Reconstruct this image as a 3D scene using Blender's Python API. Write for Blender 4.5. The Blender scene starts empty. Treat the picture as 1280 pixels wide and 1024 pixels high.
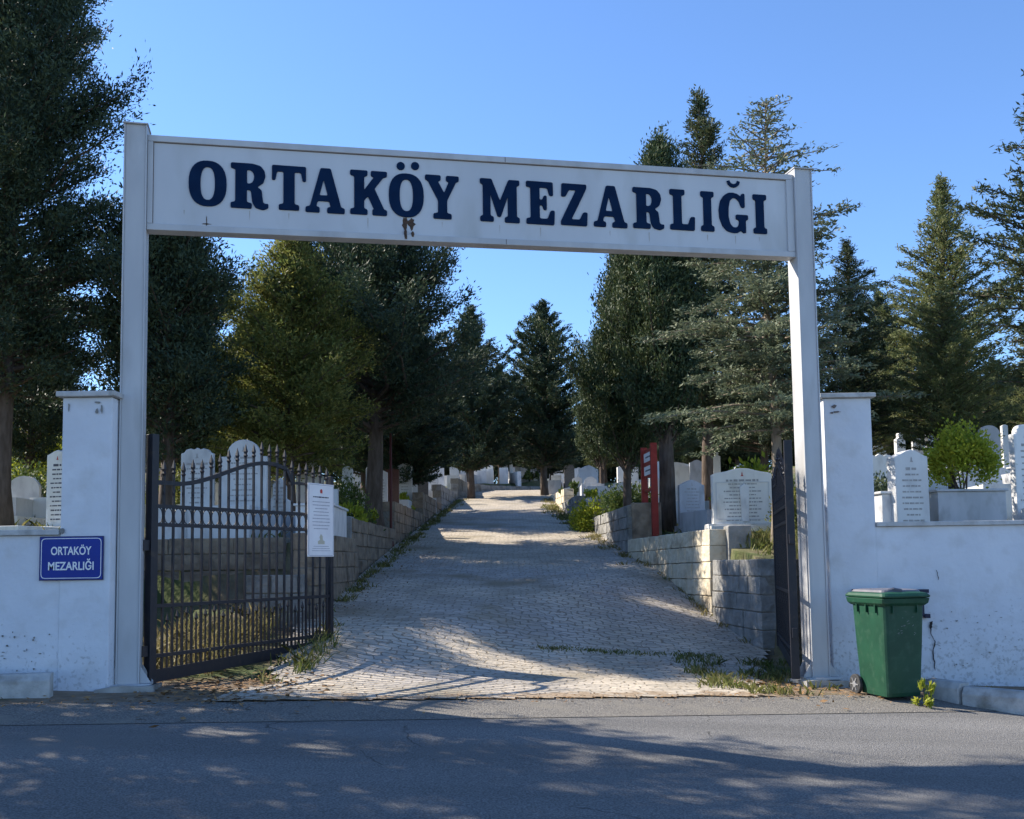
import bpy, bmesh, math, random
import numpy as np
from mathutils import Matrix, Vector, noise as mnoise
R = math.radians
random.seed(7); rng = np.random.default_rng(7)
S = bpy.context.scene
COL = S.collection

# ------------------------------------------------------------------ camera
F = 1270.0; PITCH = R(4.5); ROLL = R(-0.8); EYE = 1.14
HY = 703.0
CY = HY - F*math.tan(PITCH)
CR = (Matrix.Rotation(math.pi/2+PITCH, 3, 'X') @ Matrix.Rotation(ROLL, 3, 'Z'))
cd = bpy.data.cameras.new("camera"); cam = bpy.data.objects.new("camera", cd); COL.objects.link(cam)
cam.location = (0, 0, EYE); cam.rotation_euler = CR.to_euler()
cd.sensor_fit = 'HORIZONTAL'; cd.sensor_width = 36; cd.lens = 36*F/1280; cd.shift_y = (CY-512)/1280
cd.clip_end = 2000; cd.clip_start = .05
S.camera = cam

def U(px, py, Y):
    """point of the place seen at pixel (px, py) of the 1280x1024 photograph, Y metres ahead"""
    d = CR @ Vector(((px-640)/F, (CY-py)/F, -1))
    return Vector((0, 0, EYE)) + d*(Y/d.y)
def UZ(py, px, Y): return U(px, py, Y).z

# ------------------------------------------------------------------ sun, sky
SAZ, SEL = R(-68), R(37)
w = bpy.data.worlds.new("World"); S.world = w; w.use_nodes = True
nt = w.node_tree; sk = nt.nodes.new('ShaderNodeTexSky'); sk.sky_type = 'NISHITA'; sk.sun_disc = False
sk.sun_elevation = SEL; sk.sun_rotation = SAZ; sk.altitude = 100; sk.air_density = 1.0; sk.dust_density = .1; sk.ozone_density = 6
bg = nt.nodes['Background']; tn = nt.nodes.new('ShaderNodeMix'); tn.data_type = 'RGBA'; tn.blend_type = 'MULTIPLY'; tn.inputs[0].default_value = 1; tn.inputs[7].default_value = (.91, .97, 1.06, 1)
nt.links.new(sk.outputs[0], tn.inputs[6]); nt.links.new(tn.outputs[2], bg.inputs[0]); bg.inputs[1].default_value = .122
sl = bpy.data.lights.new("sun", 'SUN'); sl.energy = 5.0; sl.angle = R(.35); sl.color = (1, .92, .80)
so = bpy.data.objects.new("sun", sl); COL.objects.link(so)
sd = Vector((math.sin(SAZ)*math.cos(SEL), math.cos(SAZ)*math.cos(SEL), math.sin(SEL)))
so.rotation_euler = sd.to_track_quat('Z', 'Y').to_euler()
S.view_settings.view_transform = 'Standard'; S.view_settings.look = 'None'; S.view_settings.exposure = 1.04; S.view_settings.gamma = 1
S.cycles.max_bounces = 6; S.cycles.transparent_max_bounces = 4; S.cycles.diffuse_bounces = 3
S.cycles.use_denoising = True

# ------------------------------------------------------------------ materials
def mat(name, c1, c2=None, scale=3, rough=.8, bump=0, bscale=40, detail=6, lo=.35, hi=.65, c3=None, s3=.6, lo3=.55, hi3=.7, spec=.3, metal=0, stretch=(1,1,1), coord='pos', dist=.02):
    m = bpy.data.materials.new(name); m.use_nodes = True; n = m.node_tree.nodes; l = m.node_tree.links
    b = n['Principled BSDF']; b.inputs['Roughness'].default_value = rough; b.inputs['Specular IOR Level'].default_value = spec; b.inputs['Metallic'].default_value = metal
    g = n.new('ShaderNodeNewGeometry'); mp = n.new('ShaderNodeMapping'); l.new(g.outputs['Position'], mp.inputs[0]); mp.inputs['Scale'].default_value = stretch
    V = mp.outputs[0]
    def ns(sc, dt=detail, src=V):
        t = n.new('ShaderNodeTexNoise'); t.inputs['Scale'].default_value = sc; t.inputs['Detail'].default_value = dt; l.new(src, t.inputs['Vector']); return t.outputs['Fac']
    def mr(s, a, c):
        t = n.new('ShaderNodeMapRange'); t.inputs[1].default_value = a; t.inputs[2].default_value = c; l.new(s, t.inputs[0]); return t.outputs[0]
    def mix(f, a, c):
        t = n.new('ShaderNodeMix'); t.data_type = 'RGBA'
        if isinstance(f, float): t.inputs[0].default_value = f
        else: l.new(f, t.inputs[0])
        for i, x in ((6, a), (7, c)):
            if isinstance(x, tuple): t.inputs[i].default_value = (*x, 1)
            else: l.new(x, t.inputs[i])
        return t.outputs[2]
    col = c1
    if c2: col = mix(mr(ns(scale), lo, hi), c1, c2)
    if c3: col = mix(mr(ns(s3), lo3, hi3), col, c3)
    if isinstance(col, tuple): b.inputs['Base Color'].default_value = (*col, 1)
    else: l.new(col, b.inputs['Base Color'])
    if bump:
        bp = n.new('ShaderNodeBump'); bp.inputs['Strength'].default_value = bump; bp.inputs['Distance'].default_value = dist; l.new(ns(bscale, 8), bp.inputs['Height']); l.new(bp.outputs[0], b.inputs['Normal'])
    m['h'] = 1
    return m, dict(n=n, l=l, b=b, ns=ns, mr=mr, mix=mix, V=V, g=g, col=col)

M = {}
def add(name, *a, **k):
    M[name], x = mat(name, *a, **k); return x
def foliage(name, c1, c2, c3, tr=.25, sc=.9):
    x = add(name, c1, c2, scale=sc*2.2, c3=c3, s3=sc*7, lo3=.45, hi3=.7, rough=.6, spec=.25, detail=3)
    n, l = x['n'], x['l']; t = n.new('ShaderNodeBsdfTranslucent'); ms = n.new('ShaderNodeMixShader'); ms.inputs[0].default_value = tr
    l.new(x['col'], t.inputs[0]); l.new(x['b'].outputs[0], ms.inputs[1]); l.new(t.outputs[0], ms.inputs[2]); l.new(ms.outputs[0], n['Material Output'].inputs[0])
foliage('cypress', (.028,.052,.026), (.052,.080,.034), (.12,.14,.05), .18)
foliage('darkleaf', (.026,.050,.034), (.045,.072,.04), (.085,.105,.045), .2)
foliage('cedar', (.095,.13,.085), (.14,.17,.10), (.20,.21,.12), .25)
foliage('olive', (.09,.125,.035), (.15,.17,.045), (.32,.30,.08), .45)
foliage('conifer', (.040,.065,.032), (.07,.09,.04), (.11,.115,.05), .2)
foliage('conifer_light', (.09,.12,.045), (.14,.16,.055), (.22,.21,.08), .35)
foliage('lime', (.20,.26,.03), (.33,.37,.035), (.46,.44,.05), .4)
foliage('shrub', (.05,.09,.025), (.09,.13,.03), (.16,.18,.05), .3)
foliage('blade', (.10,.14,.03), (.17,.17,.05), (.26,.23,.10), .3)
foliage('dryblade', (.25,.21,.09), (.32,.27,.13), (.20,.20,.07), .3)
add('bark', (.075,.055,.042), (.13,.10,.08), scale=14, rough=.95, bump=.8, bscale=30, stretch=(1,1,.25))
add('pale_bark', (.17,.135,.10), (.28,.23,.18), scale=12, rough=.95, bump=.7, bscale=26, stretch=(1,1,.3))
add('asphalt', (.13,.126,.12), (.235,.225,.21), scale=75, lo=.42, hi=.6, rough=.9, bump=.8, bscale=110, detail=10, c3=(.19,.182,.168), s3=.5, dist=.02)
add('asphalt_edge', (.13,.12,.105), (.25,.23,.20), scale=60, lo=.42, hi=.6, rough=.95, bump=.9, bscale=80, detail=10, c3=(.22,.20,.165), s3=2.2, dist=.02)
add('dirt', (.16,.115,.075), (.25,.19,.13), scale=6, rough=1, bump=.8, bscale=30, c3=(.10,.085,.045), s3=1.2)
add('soil', (.13,.10,.06), (.20,.16,.10), scale=5, rough=1, bump=.8, bscale=25, c3=(.07,.09,.03), s3=.8, lo3=.42, hi3=.58)
add('concrete', (.30,.29,.27), (.42,.40,.37), scale=7, rough=.9, bump=.5, bscale=40, c3=(.18,.17,.15), s3=2.5)
add('kerb', (.36,.35,.33), (.50,.48,.45), scale=9, rough=.9, bump=.4, bscale=60, c3=(.22,.20,.17), s3=3)
add('coping', (.42,.41,.40), (.55,.54,.52), scale=8, rough=.85, bump=.3, c3=(.25,.24,.22), s3=4)
add('steel_white', (.44,.44,.45), (.51,.51,.515), scale=4, rough=.45, spec=.4, c3=(.33,.32,.31), s3=3, lo3=.54, hi3=.8, stretch=(1,1,.3), bump=.04, bscale=60)
add('panel_white', (.52,.525,.545), (.585,.59,.605), scale=1.5, rough=.5, spec=.35, c3=(.44,.44,.43), s3=2.4, lo3=.55, hi3=.8, stretch=(1,1,.35))
add('letter_blue', (.004,.016,.048), (.005,.021,.060), scale=8, rough=.85, spec=.1)
add('rust', (.05,.035,.028), (.12,.07,.045), scale=25, rough=.9)
add('seam', (.16,.13,.12), rough=.9)
add('iron', (.006,.007,.014), (.014,.013,.018), scale=12, rough=.5, spec=.5, c3=(.045,.03,.025), s3=9, lo3=.6, hi3=.75)
add('iron_brown', (.07,.055,.05), (.12,.10,.09), scale=12, rough=.6)
add('sign_blue', (.0,.022,.23), (.001,.028,.27), scale=4, rough=.4, spec=.3)
add('sign_dark', (.02,.03,.12), rough=.4)
add('paint_white', (.78,.78,.78), rough=.5)
add('paper', (.74,.72,.74), (.80,.79,.80), scale=6, rough=.5)
add('ink', (.10,.10,.12), rough=.8); add('ink_red', (.45,.05,.05), rough=.7); add('ink_faint', (.38,.37,.42), rough=.8); add('ink_gold', (.50,.46,.36), rough=.7)
add('carved', (.30,.29,.28), (.42,.41,.40), scale=30, rough=.9)
add('bin_green', (.005,.046,.024), (.008,.060,.031), scale=5, rough=.5, spec=.4, c3=(.025,.075,.045), s3=14, lo3=.52, hi3=.75)
add('bin_lid', (.10,.10,.12), (.16,.15,.17), scale=6, rough=.4, spec=.5)
add('rubber', (.03,.03,.033), (.05,.05,.05), scale=20, rough=.8)
add('hub_grey', (.25,.25,.26), (.15,.15,.15), scale=20, rough=.6)
add('navy', (.012,.015,.045), rough=.45)
add('red_paint', (.25,.022,.015), (.32,.032,.022), scale=6, rough=.5, c3=(.2,.03,.02), s3=5)
add('red_pole', (.10,.028,.022), rough=.6)
add('crack', (.035,.03,.03), rough=1)
add('litter', (.20,.11,.05), (.30,.18,.08), scale=30, rough=.9)
MARB = []
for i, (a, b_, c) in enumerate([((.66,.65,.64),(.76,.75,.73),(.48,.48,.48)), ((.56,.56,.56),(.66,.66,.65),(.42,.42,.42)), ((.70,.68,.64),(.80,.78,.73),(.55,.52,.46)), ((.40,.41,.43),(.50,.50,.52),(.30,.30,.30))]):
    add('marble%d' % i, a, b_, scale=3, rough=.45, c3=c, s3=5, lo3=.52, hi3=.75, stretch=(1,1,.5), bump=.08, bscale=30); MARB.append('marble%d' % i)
add('granite_maroon', (.05,.02,.02), (.09,.035,.03), scale=30, rough=.3, spec=.5)
add('granite_grey', (.16,.14,.13), (.24,.21,.19), scale=25, rough=.5)

# whitewashed plaster with scuffs gathering near the foot of the wall
def plaster(name, zfoot):
    x = add(name, (.61,.62,.655), (.69,.70,.73), scale=1.6, rough=.85, bump=.35, bscale=14, c3=(.58,.58,.59), s3=5, lo3=.5, hi3=.75)
    n, l = x['n'], x['l']
    sp = n.new('ShaderNodeSeparateXYZ'); l.new(x['g'].outputs['Position'], sp.inputs[0])
    h = n.new('ShaderNodeMapRange'); h.inputs[1].default_value = zfoot+.95; h.inputs[2].default_value = zfoot+.05; h.inputs[3].default_value = -.14; h.inputs[4].default_value = .065; l.new(sp.outputs[2], h.inputs[0])
    a = n.new('ShaderNodeMath'); a.operation = 'ADD'; l.new(x['ns'](26, 12), a.inputs[0]); l.new(h.outputs[0], a.inputs[1])
    f = x['mr'](a.outputs[0], .58, .70)
    c = x['mix'](f, x['col'], (.47,.47,.48)); l.new(c, x['b'].inputs['Base Color'])
plaster('plaster', 0.0)

def wear(name, dark):
    m = M[name]; n = m.node_tree.nodes; l = m.node_tree.links; b = n['Principled BSDF']; src = b.inputs['Base Color'].links[0].from_socket
    g = n.new('ShaderNodeNewGeometry'); mp = n.new('ShaderNodeMapping'); mp.inputs['Rotation'].default_value = (0, 0, -R(13)); mp.inputs['Scale'].default_value = (.12, 1.3, 1); l.new(g.outputs['Position'], mp.inputs[0])
    t = n.new('ShaderNodeTexNoise'); t.inputs['Scale'].default_value = 1; t.inputs['Detail'].default_value = 5; l.new(mp.outputs[0], t.inputs[0])
    mr = n.new('ShaderNodeMapRange'); mr.inputs[1].default_value = .4; mr.inputs[2].default_value = .65; mr.inputs[3].default_value = .84; mr.inputs[4].default_value = 1.12; l.new(t.outputs[0], mr.inputs[0])
    mu = n.new('ShaderNodeVectorMath'); mu.operation = 'SCALE'; l.new(src, mu.inputs[0]); l.new(mr.outputs[0], mu.inputs['Scale'])
    nz = n.new('ShaderNodeTexNoise'); nz.inputs['Scale'].default_value = 1.7; nz.inputs['Detail'].default_value = 6; l.new(g.outputs['Position'], nz.inputs[0])
    mx = n.new('ShaderNodeMix'); mx.data_type = 'VECTOR'; mx.inputs[0].default_value = .28; l.new(g.outputs['Position'], mx.inputs[4]); l.new(nz.outputs['Color'], mx.inputs[5])
    v = n.new('ShaderNodeTexVoronoi'); v.feature = 'DISTANCE_TO_EDGE'; v.inputs['Scale'].default_value = .62; l.new(mx.outputs[1], v.inputs['Vector'])
    c = n.new('ShaderNodeMapRange'); c.inputs[1].default_value = .0006; c.inputs[2].default_value = .0035; l.new(v.outputs['Distance'], c.inputs[0])
    br_ = n.new('ShaderNodeMapRange'); br_.inputs[1].default_value = .54; br_.inputs[2].default_value = .60; br_.inputs[3].default_value = 1; br_.inputs[4].default_value = 0; l.new(nz.outputs[0], br_.inputs[0])
    mxx = n.new('ShaderNodeMath'); mxx.operation = 'MAXIMUM'; l.new(c.outputs[0], mxx.inputs[0]); l.new(br_.outputs[0], mxx.inputs[1])
    f = n.new('ShaderNodeMix'); f.data_type = 'RGBA'; f.inputs[6].default_value = (*dark, 1); l.new(mxx.outputs[0], f.inputs[0]); l.new(mu.outputs[0], f.inputs[7]); l.new(f.outputs[2], b.inputs['Base Color'])
wear('asphalt', (.075, .072, .068))
# interlocking stone paving, rows across the drive, wavy joints
def cobble():
    x = add('cobble', (.39,.345,.27), (.58,.515,.415), scale=1.1, rough=.85, lo=.3, hi=.7, c3=(.44,.41,.37), s3=.35, lo3=.45, hi3=.6)
    n, l, g = x['n'], x['l'], x['g']
    nz = n.new('ShaderNodeTexNoise'); nz.inputs['Scale'].default_value = 4.2; nz.inputs['Detail'].default_value = 4; l.new(g.outputs['Position'], nz.inputs['Vector'])
    sub = n.new('ShaderNodeVectorMath'); sub.operation = 'SUBTRACT'; l.new(nz.outputs['Color'], sub.inputs[0]); sub.inputs[1].default_value = (.5,.5,.5)
    sc = n.new('ShaderNodeVectorMath'); sc.operation = 'MULTIPLY'; l.new(sub.outputs[0], sc.inputs[0]); sc.inputs[1].default_value = (.24,.30,0)
    ad = n.new('ShaderNodeVectorMath'); ad.operation = 'ADD'; l.new(g.outputs['Position'], ad.inputs[0]); l.new(sc.outputs[0], ad.inputs[1])
    br = n.new('ShaderNodeTexBrick'); l.new(ad.outputs[0], br.inputs['Vector']); br.inputs['Scale'].default_value = 1
    br.inputs['Brick Width'].default_value = .21; br.inputs['Row Height'].default_value = .125; br.inputs['Mortar Size'].default_value = .011; br.inputs['Mortar Smooth'].default_value = .6
    br.inputs['Color1'].default_value = (.80,.79,.78,1); br.inputs['Color2'].default_value = (1.08,1.04,1.0,1); br.inputs['Mortar'].default_value = (.50,.46,.40,1)
    mu = n.new('ShaderNodeMix'); mu.data_type = 'RGBA'; mu.blend_type = 'MULTIPLY'; mu.inputs[0].default_value = 1
    l.new(x['col'], mu.inputs[6]); l.new(br.outputs['Color'], mu.inputs[7])
    d = x['mix'](x['mr'](x['ns'](.7, 9), .54, .72), mu.outputs[2], (.25,.205,.13))
    sp = n.new('ShaderNodeVectorMath'); sp.operation = 'DOT_PRODUCT'; l.new(g.outputs['Position'], sp.inputs[0]); sp.inputs[1].default_value = (-.235, 1, 0)
    ed = n.new('ShaderNodeMapRange'); ed.inputs[1].default_value = 9.45; ed.inputs[2].default_value = 10.1; ed.inputs[3].default_value = .17; ed.inputs[4].default_value = -.1; l.new(sp.outputs['Value'], ed.inputs[0])
    ea = n.new('ShaderNodeMath'); ea.operation = 'ADD'; l.new(ed.outputs[0], ea.inputs[0]); l.new(x['ns'](5, 8), ea.inputs[1])
    d = x['mix'](x['mr'](ea.outputs[0], .56, .64), d, (.30,.22,.14))
    gr = x['mix'](x['mr'](x['ns'](45, 4), .3, .8), d, (.42,.37,.31))
    fin = n.new('ShaderNodeMix'); fin.data_type = 'RGBA'; fin.inputs[0].default_value = .22; l.new(d, fin.inputs[6]); l.new(gr, fin.inputs[7])
    l.new(fin.outputs[2], x['b'].inputs['Base Color'])
    h = n.new('ShaderNodeMath'); h.operation = 'MULTIPLY_ADD'; l.new(x['ns'](22, 5), h.inputs[0]); h.inputs[1].default_value = .6
    inv = n.new('ShaderNodeMath'); inv.operation = 'SUBTRACT'; inv.inputs[0].default_value = 1; l.new(br.outputs['Fac'], inv.inputs[1]); l.new(inv.outputs[0], h.inputs[2])
    bp = n.new('ShaderNodeBump'); bp.inputs['Strength'].default_value = .9; bp.inputs['Distance'].default_value = .022; l.new(h.outputs[0], bp.inputs['Height']); l.new(bp.outputs[0], x['b'].inputs['Normal'])
cobble()
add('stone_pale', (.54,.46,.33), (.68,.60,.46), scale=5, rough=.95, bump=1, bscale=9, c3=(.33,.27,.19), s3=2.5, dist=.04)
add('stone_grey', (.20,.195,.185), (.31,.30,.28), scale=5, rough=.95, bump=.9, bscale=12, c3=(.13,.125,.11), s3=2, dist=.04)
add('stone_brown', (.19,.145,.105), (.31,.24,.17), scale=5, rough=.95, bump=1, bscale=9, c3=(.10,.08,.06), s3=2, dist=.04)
add('mortar', (.17,.15,.125), (.24,.22,.18), scale=20, rough=1)

# ------------------------------------------------------------------ mesh helpers
class MB:
    def __init__(s): s.v = []; s.f = []
    def quad(s, *p):
        i = len(s.v); s.v += [tuple(q) for q in p]; s.f.append(tuple(range(i, i+len(p)))); return s
    def box(s, c, d, rz=0, taper=1, tx=None):
        cx, cy, cz = c; dx, dy, dz = d[0]/2, d[1]/2, d[2]/2; i = len(s.v); ca, sa = math.cos(rz), math.sin(rz)
        for z, k in ((-dz, 1), (dz, taper)):
            for x, y in ((-dx, -dy), (dx, -dy), (dx, dy), (-dx, dy)):
                x *= k; y *= k; s.v.append((cx+x*ca-y*sa, cy+x*sa+y*ca, cz+z))
        for q in ((0,3,2,1), (4,5,6,7), (0,1,5,4), (1,2,6,5), (2,3,7,6), (3,0,4,7)): s.f.append(tuple(i+k for k in q))
        return s
    def bar(s, a, b, wd, hd=None):
        """box beam from a to b, wd across, hd high"""
        a, b = Vector(a), Vector(b); t = (b-a).normalized(); up = Vector((0, 0, 1)) if abs(t.z) < .9 else Vector((1, 0, 0))
        x = t.cross(up).normalized()*(wd/2); y = x.cross(t).normalized()*((hd or wd)/2); i = len(s.v)
        for p in (a, b):
            for q in (-x-y, x-y, x+y, -x+y): s.v.append(tuple(p+q))
        for q in ((0,1,2,3), (7,6,5,4), (0,4,5,1), (1,5,6,2), (2,6,7,3), (3,7,4,0)): s.f.append(tuple(i+k for k in q))
        return s
    def tube(s, pts, rad, n=8, cap=True):
        pts = [Vector(p) for p in pts]
        if not hasattr(rad, '__len__'): rad = [rad]*len(pts)
        i0 = len(s.v); ref = None
        for k, p in enumerate(pts):
            t = (pts[min(k+1, len(pts)-1)]-pts[max(k-1, 0)]).normalized()
            if ref is None: ref = t.orthogonal().normalized()
            x = (ref-t*ref.dot(t)).normalized(); ref = x; y = t.cross(x)
            for j in range(n):
                a = 2*math.pi*j/n; s.v.append(tuple(p+(x*math.cos(a)+y*math.sin(a))*rad[k]))
        for k in range(len(pts)-1):
            for j in range(n): s.f.append((i0+k*n+j, i0+k*n+(j+1)%n, i0+(k+1)*n+(j+1)%n, i0+(k+1)*n+j))
        if cap:
            s.f.append(tuple(i0+j for j in reversed(range(n)))); s.f.append(tuple(i0+(len(pts)-1)*n+j for j in range(n)))
        return s
    def prism(s, out, y0, y1):
        """outline [(x, z)] extruded from y0 to y1 (front to back)"""
        n = len(out); i = len(s.v)
        for y in (y0, y1): s.v += [(x, y, z) for x, z in out]
        s.f.append(tuple(i+k for k in range(n))); s.f.append(tuple(i+n+k for k in reversed(range(n))))
        for k in range(n): s.f.append((i+k, i+n+k, i+n+(k+1)%n, i+(k+1)%n))
        return s
    def build(s, name, m, parent=None, loc=(0,0,0), rz=0, smooth=False, bevel=0, fix=True):
        me = bpy.data.meshes.new(name); me.from_pydata(s.v, [], s.f)
        if fix:
            bm = bmesh.new(); bm.from_mesh(me); bmesh.ops.recalc_face_normals(bm, faces=bm.faces); bm.to_mesh(me); bm.free()
        me.materials.append(M[m])
        o = bpy.data.objects.new(name, me); COL.objects.link(o)
        if parent: o.parent = parent
        o.location = loc; o.rotation_euler[2] = rz
        if smooth:
            for p in me.polygons: p.use_smooth = True
        if bevel:
            b = o.modifiers.new('bevel', 'BEVEL'); b.width = bevel; b.segments = 2; b.limit_method = 'ANGLE'; b.angle_limit = R(35)
        return o
def tag(o, label=None, cat=None, group=None, kind=None):
    for k, v in (('label', label), ('category', cat), ('group', group), ('kind', kind)):
        if v: o[k] = v
    return o
def thing(name, label, cat, loc=(0,0,0), rz=0, group=None):
    o = bpy.data.objects.new(name, None); COL.objects.link(o); o.location = loc; o.rotation_euler[2] = rz; o.empty_display_size = .2
    return tag(o, label, cat, group)
def np_mesh(name, V, fs, m, parent=None, smooth=False):
    """V (n,3); fs = verts per face, faces run consecutively"""
    me = bpy.data.meshes.new(name); n = len(V); me.vertices.add(n); me.vertices.foreach_set('co', V.astype(np.float32).ravel())
    nf = n//fs; me.loops.add(n); me.loops.foreach_set('vertex_index', np.arange(n, dtype=np.int32))
    me.polygons.add(nf); me.polygons.foreach_set('loop_start', np.arange(0, n, fs, dtype=np.int32)); me.update(calc_edges=True)
    me.materials.append(M[m]); o = bpy.data.objects.new(name, me); COL.objects.link(o)
    if parent: o.parent = parent
    return o

# ------------------------------------------------------------------ the lie of the land
def sm(t): t = np.clip(t, 0, 1); return t*t*(3-2*t)
def gv(x, y): return (y-.235*x-9.36)/1.027
def P(y): return np.where(y < 50, -.1+.1165*(y-9), 4.677+.045*(y-50))
def low(x, y):
    x = np.asarray(x, float); y = np.asarray(y, float)
    v = gv(x, y); zr = -.1-.035*np.clip(x, -8, 8)+.06*np.clip(v, -7, 0)
    ve = 3.2+np.clip(x+2, 0, 5)*1.3
    return zr+(P(y)-zr)*sm((v-1)/(ve-1))
def XL(y): return np.interp(y, [9, 13, 15, 25, 44, 48, 51, 53, 55], [-3.9, -3.1, -2.7, -2.65, -2.3, -2.0, -1.0, 1.0, 9])
def XR(y): return np.interp(y, [9, 11, 13.7, 15.8, 20.5, 27, 34, 43, 46, 49], [3.5, 3.45, 3.45, 3.18, 2.42, 2.15, 1.72, 1.62, 1.9, 14])
TLy, TLz = [9, 14, 17, 23, 30, 36, 43, 50, 60, 100, 160], [1.3, 1.48, 1.55, 1.85, 2.5, 3.1, 3.9, 5.0, 5.7, 8, 10]
TRy, TRz = [11, 13.8, 15.8, 18, 20, 23, 26, 30, 34, 43, 50, 60, 100, 160], [1.35, 1.08, 1.35, 1.5, 1.52, 2.0, 2.25, 2.6, 3.2, 3.9, 4.9, 5.4, 7.5, 9.5]
def zl(x, y): return np.interp(y, TLy, TLz)+.055*np.clip(-x-4, 0, 30)*sm((y-12)/8)
def zrt(x, y): return np.interp(y, TRy, TRz)+.085*np.clip(x-4, 0, 30)*sm((y-12)/8)
def terr(x, y):
    x = np.asarray(x, float); y = np.asarray(y, float)
    lo = low(x, y); inside = (x > XL(y)-.12) & (x < XR(y)+.12) & (y < 55)
    lo_left = (x < 0) & ((y < 9.45) | ((x > -5.7) & (y < 15.05)))
    lo_right = (x > 0) & ((y < 11.45+np.where(x < 3.8, 5, 0)) & (x < 3.35) | (y < 11.45) | ((x < 4.15) & (y < 13.78)))
    z = np.where(x < 0, zl(x, y), zrt(x, y))
    far = y > 53
    z = np.where(far & (x > -8) & (x < 12), np.maximum(P(y)+.5, np.minimum(z, 99)), z)
    z = np.where((x < 0) & (x < -2.8) & (x > -3.45) & (y > 13.4) & (y < 15.05), .95, z)
    planter = (x < -2.8) & (x > -3.45) & (y > 13.4) & (y < 15.05)
    z = np.where((lo_left & ~planter) | lo_right | inside, lo, z)
    return z
def T(x, y): return float(terr(x, y))

def sheet(name, xs, ys, zf, m, kind='structure', keep=None, jit=0):
    X, Y = np.meshgrid(xs, ys, indexing='ij'); Z = zf(X, Y); nx, ny = X.shape
    V = np.stack([X, Y, Z], -1).reshape(-1, 3)
    idx = np.arange(nx*ny).reshape(nx, ny); f = np.stack([idx[:-1, :-1], idx[1:, :-1], idx[1:, 1:], idx[:-1, 1:]], -1).reshape(-1, 4)
    if keep is not None:
        c = V[f].mean(1); f = f[keep(c[:, 0], c[:, 1])]
    me = bpy.data.meshes.new(name); me.from_pydata(V.tolist(), [], f.tolist()); me.materials.append(M[m])
    bm = bmesh.new(); bm.from_mesh(me); bmesh.ops.delete(bm, geom=[v for v in bm.verts if not v.link_faces], context='VERTS'); bm.to_mesh(me); bm.free()
    for p in me.polygons: p.use_smooth = True
    o = bpy.data.objects.new(name, me); COL.objects.link(o); o['kind'] = kind; return o
def nn(x, y, s, k=0):
    return np.array([mnoise.noise((a*s, b*s, k)) for a, b in zip(np.ravel(x), np.ravel(y))]).reshape(np.shape(x))

gx = np.unique(np.concatenate([np.linspace(-160, -14, 40), np.arange(-14, -6, .5), np.arange(-6, 6.5, .12), np.arange(6.5, 16, .5), np.linspace(16, 160, 40)]))
gy = np.unique(np.concatenate([np.linspace(-60, 3, 14), np.arange(3, 9, .5), np.arange(9, 17, .12), np.arange(17, 56, .4), np.linspace(56, 400, 50)]))
def zg(X, Y):
    z = terr(X, Y)-.015
    rough = nn(X, Y, 1.3)*.05+nn(X, Y, .3, 5)*.1
    v = gv(X, Y); cob = (X > XL(Y)-.1) & (X < XR(Y)+.1) & (v > 0)
    return z+np.where(cob | (v < 0), -.045, np.where(terr(X, Y) > low(X, Y)+.3, rough, .0))
sheet('ground', gx, gy, zg, 'soil')
# asphalt street, its crumbling grey margin, and the paved drive
sheet('road', np.concatenate([np.linspace(-120, -10, 40), np.arange(-9.5, 10, .25), np.linspace(10, 120, 40)]), np.linspace(0, 1, 90),
      lambda X, Yt: X*0, 'asphalt')
bpy.data.objects.remove(bpy.data.objects['road'])
def band(name, v0, v1, nv, m, off, xs, jit=.0, clipz=None):
    X, T_ = np.meshgrid(xs, np.linspace(0, 1, nv), indexing='ij')
    j0 = np.array([mnoise.noise((a*1.7, 0, 3))*jit+mnoise.noise((a*6, 2, 3))*jit*.4 for a in xs])[:, None]
    Vv = v0+(v1-v0)*T_+j0*T_
    Y = Vv*1.027+.235*X+9.36
    Z = low(X, Y)+off
    n, k = X.shape; idx = np.arange(n*k).reshape(n, k)
    f = np.stack([idx[:-1, :-1], idx[1:, :-1], idx[1:, 1:], idx[:-1, 1:]], -1).reshape(-1, 4)
    me = bpy.data.meshes.new(name); me.from_pydata(np.stack([X, Y, Z], -1).reshape(-1, 3).tolist(), [], f.tolist()); me.materials.append(M[m])
    for p in me.polygons: p.use_smooth = True
    o = bpy.data.objects.new(name, me); COL.objects.link(o); o['kind'] = 'structure'; return o
xs = np.concatenate([np.linspace(-90, -9, 30), np.arange(-8.8, 9, .12), np.linspace(9, 90, 30)])
band('road', -13, -.05, 60, 'asphalt', -.012, xs)
band('road_margin', -.75, .06, 14, 'asphalt_edge', -.007, xs[(xs > -9) & (xs < 9)], .16)
band('dirt_verge', -.1, 1.5, 16, 'dirt', -.010, xs[(xs > -9) & (xs < 9)], .1)
def zc(X, Y):
    return low(X, Y)+.006
cy = np.unique(np.concatenate([np.arange(8, 17, .09), np.arange(17, 55, .3)]))
def keepc(x, y):
    v = gv(x, y); e = nn(x, y, 2.2, 9)*.14
    near = np.clip((14-y)/4, 0, 1)
    return (v > .02+np.abs(e)*.8) & (x > XL(y)+.0+near*(1.3+e*1.6)) & (x < XR(y)-.0-near*(1.1-e*1.8))
sheet('driveway', np.arange(-3.6, 14, .09), cy, zc, 'cobble', keep=keepc)

# ------------------------------------------------------------------ foliage
def diamonds(Pn, A, L, W):
    N = len(Pn); r = rng.normal(size=(N, 3)); B = np.cross(A, r); B /= np.linalg.norm(B, axis=1, keepdims=True)+1e-9
    a = A*(L[:, None]/2); b = B*(W[:, None]/2)
    return np.stack([Pn-a, Pn+b, Pn+a, Pn-b], 1).reshape(-1, 3)
def nrm(a): return a/(np.linalg.norm(a, axis=-1, keepdims=True)+1e-9)

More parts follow.
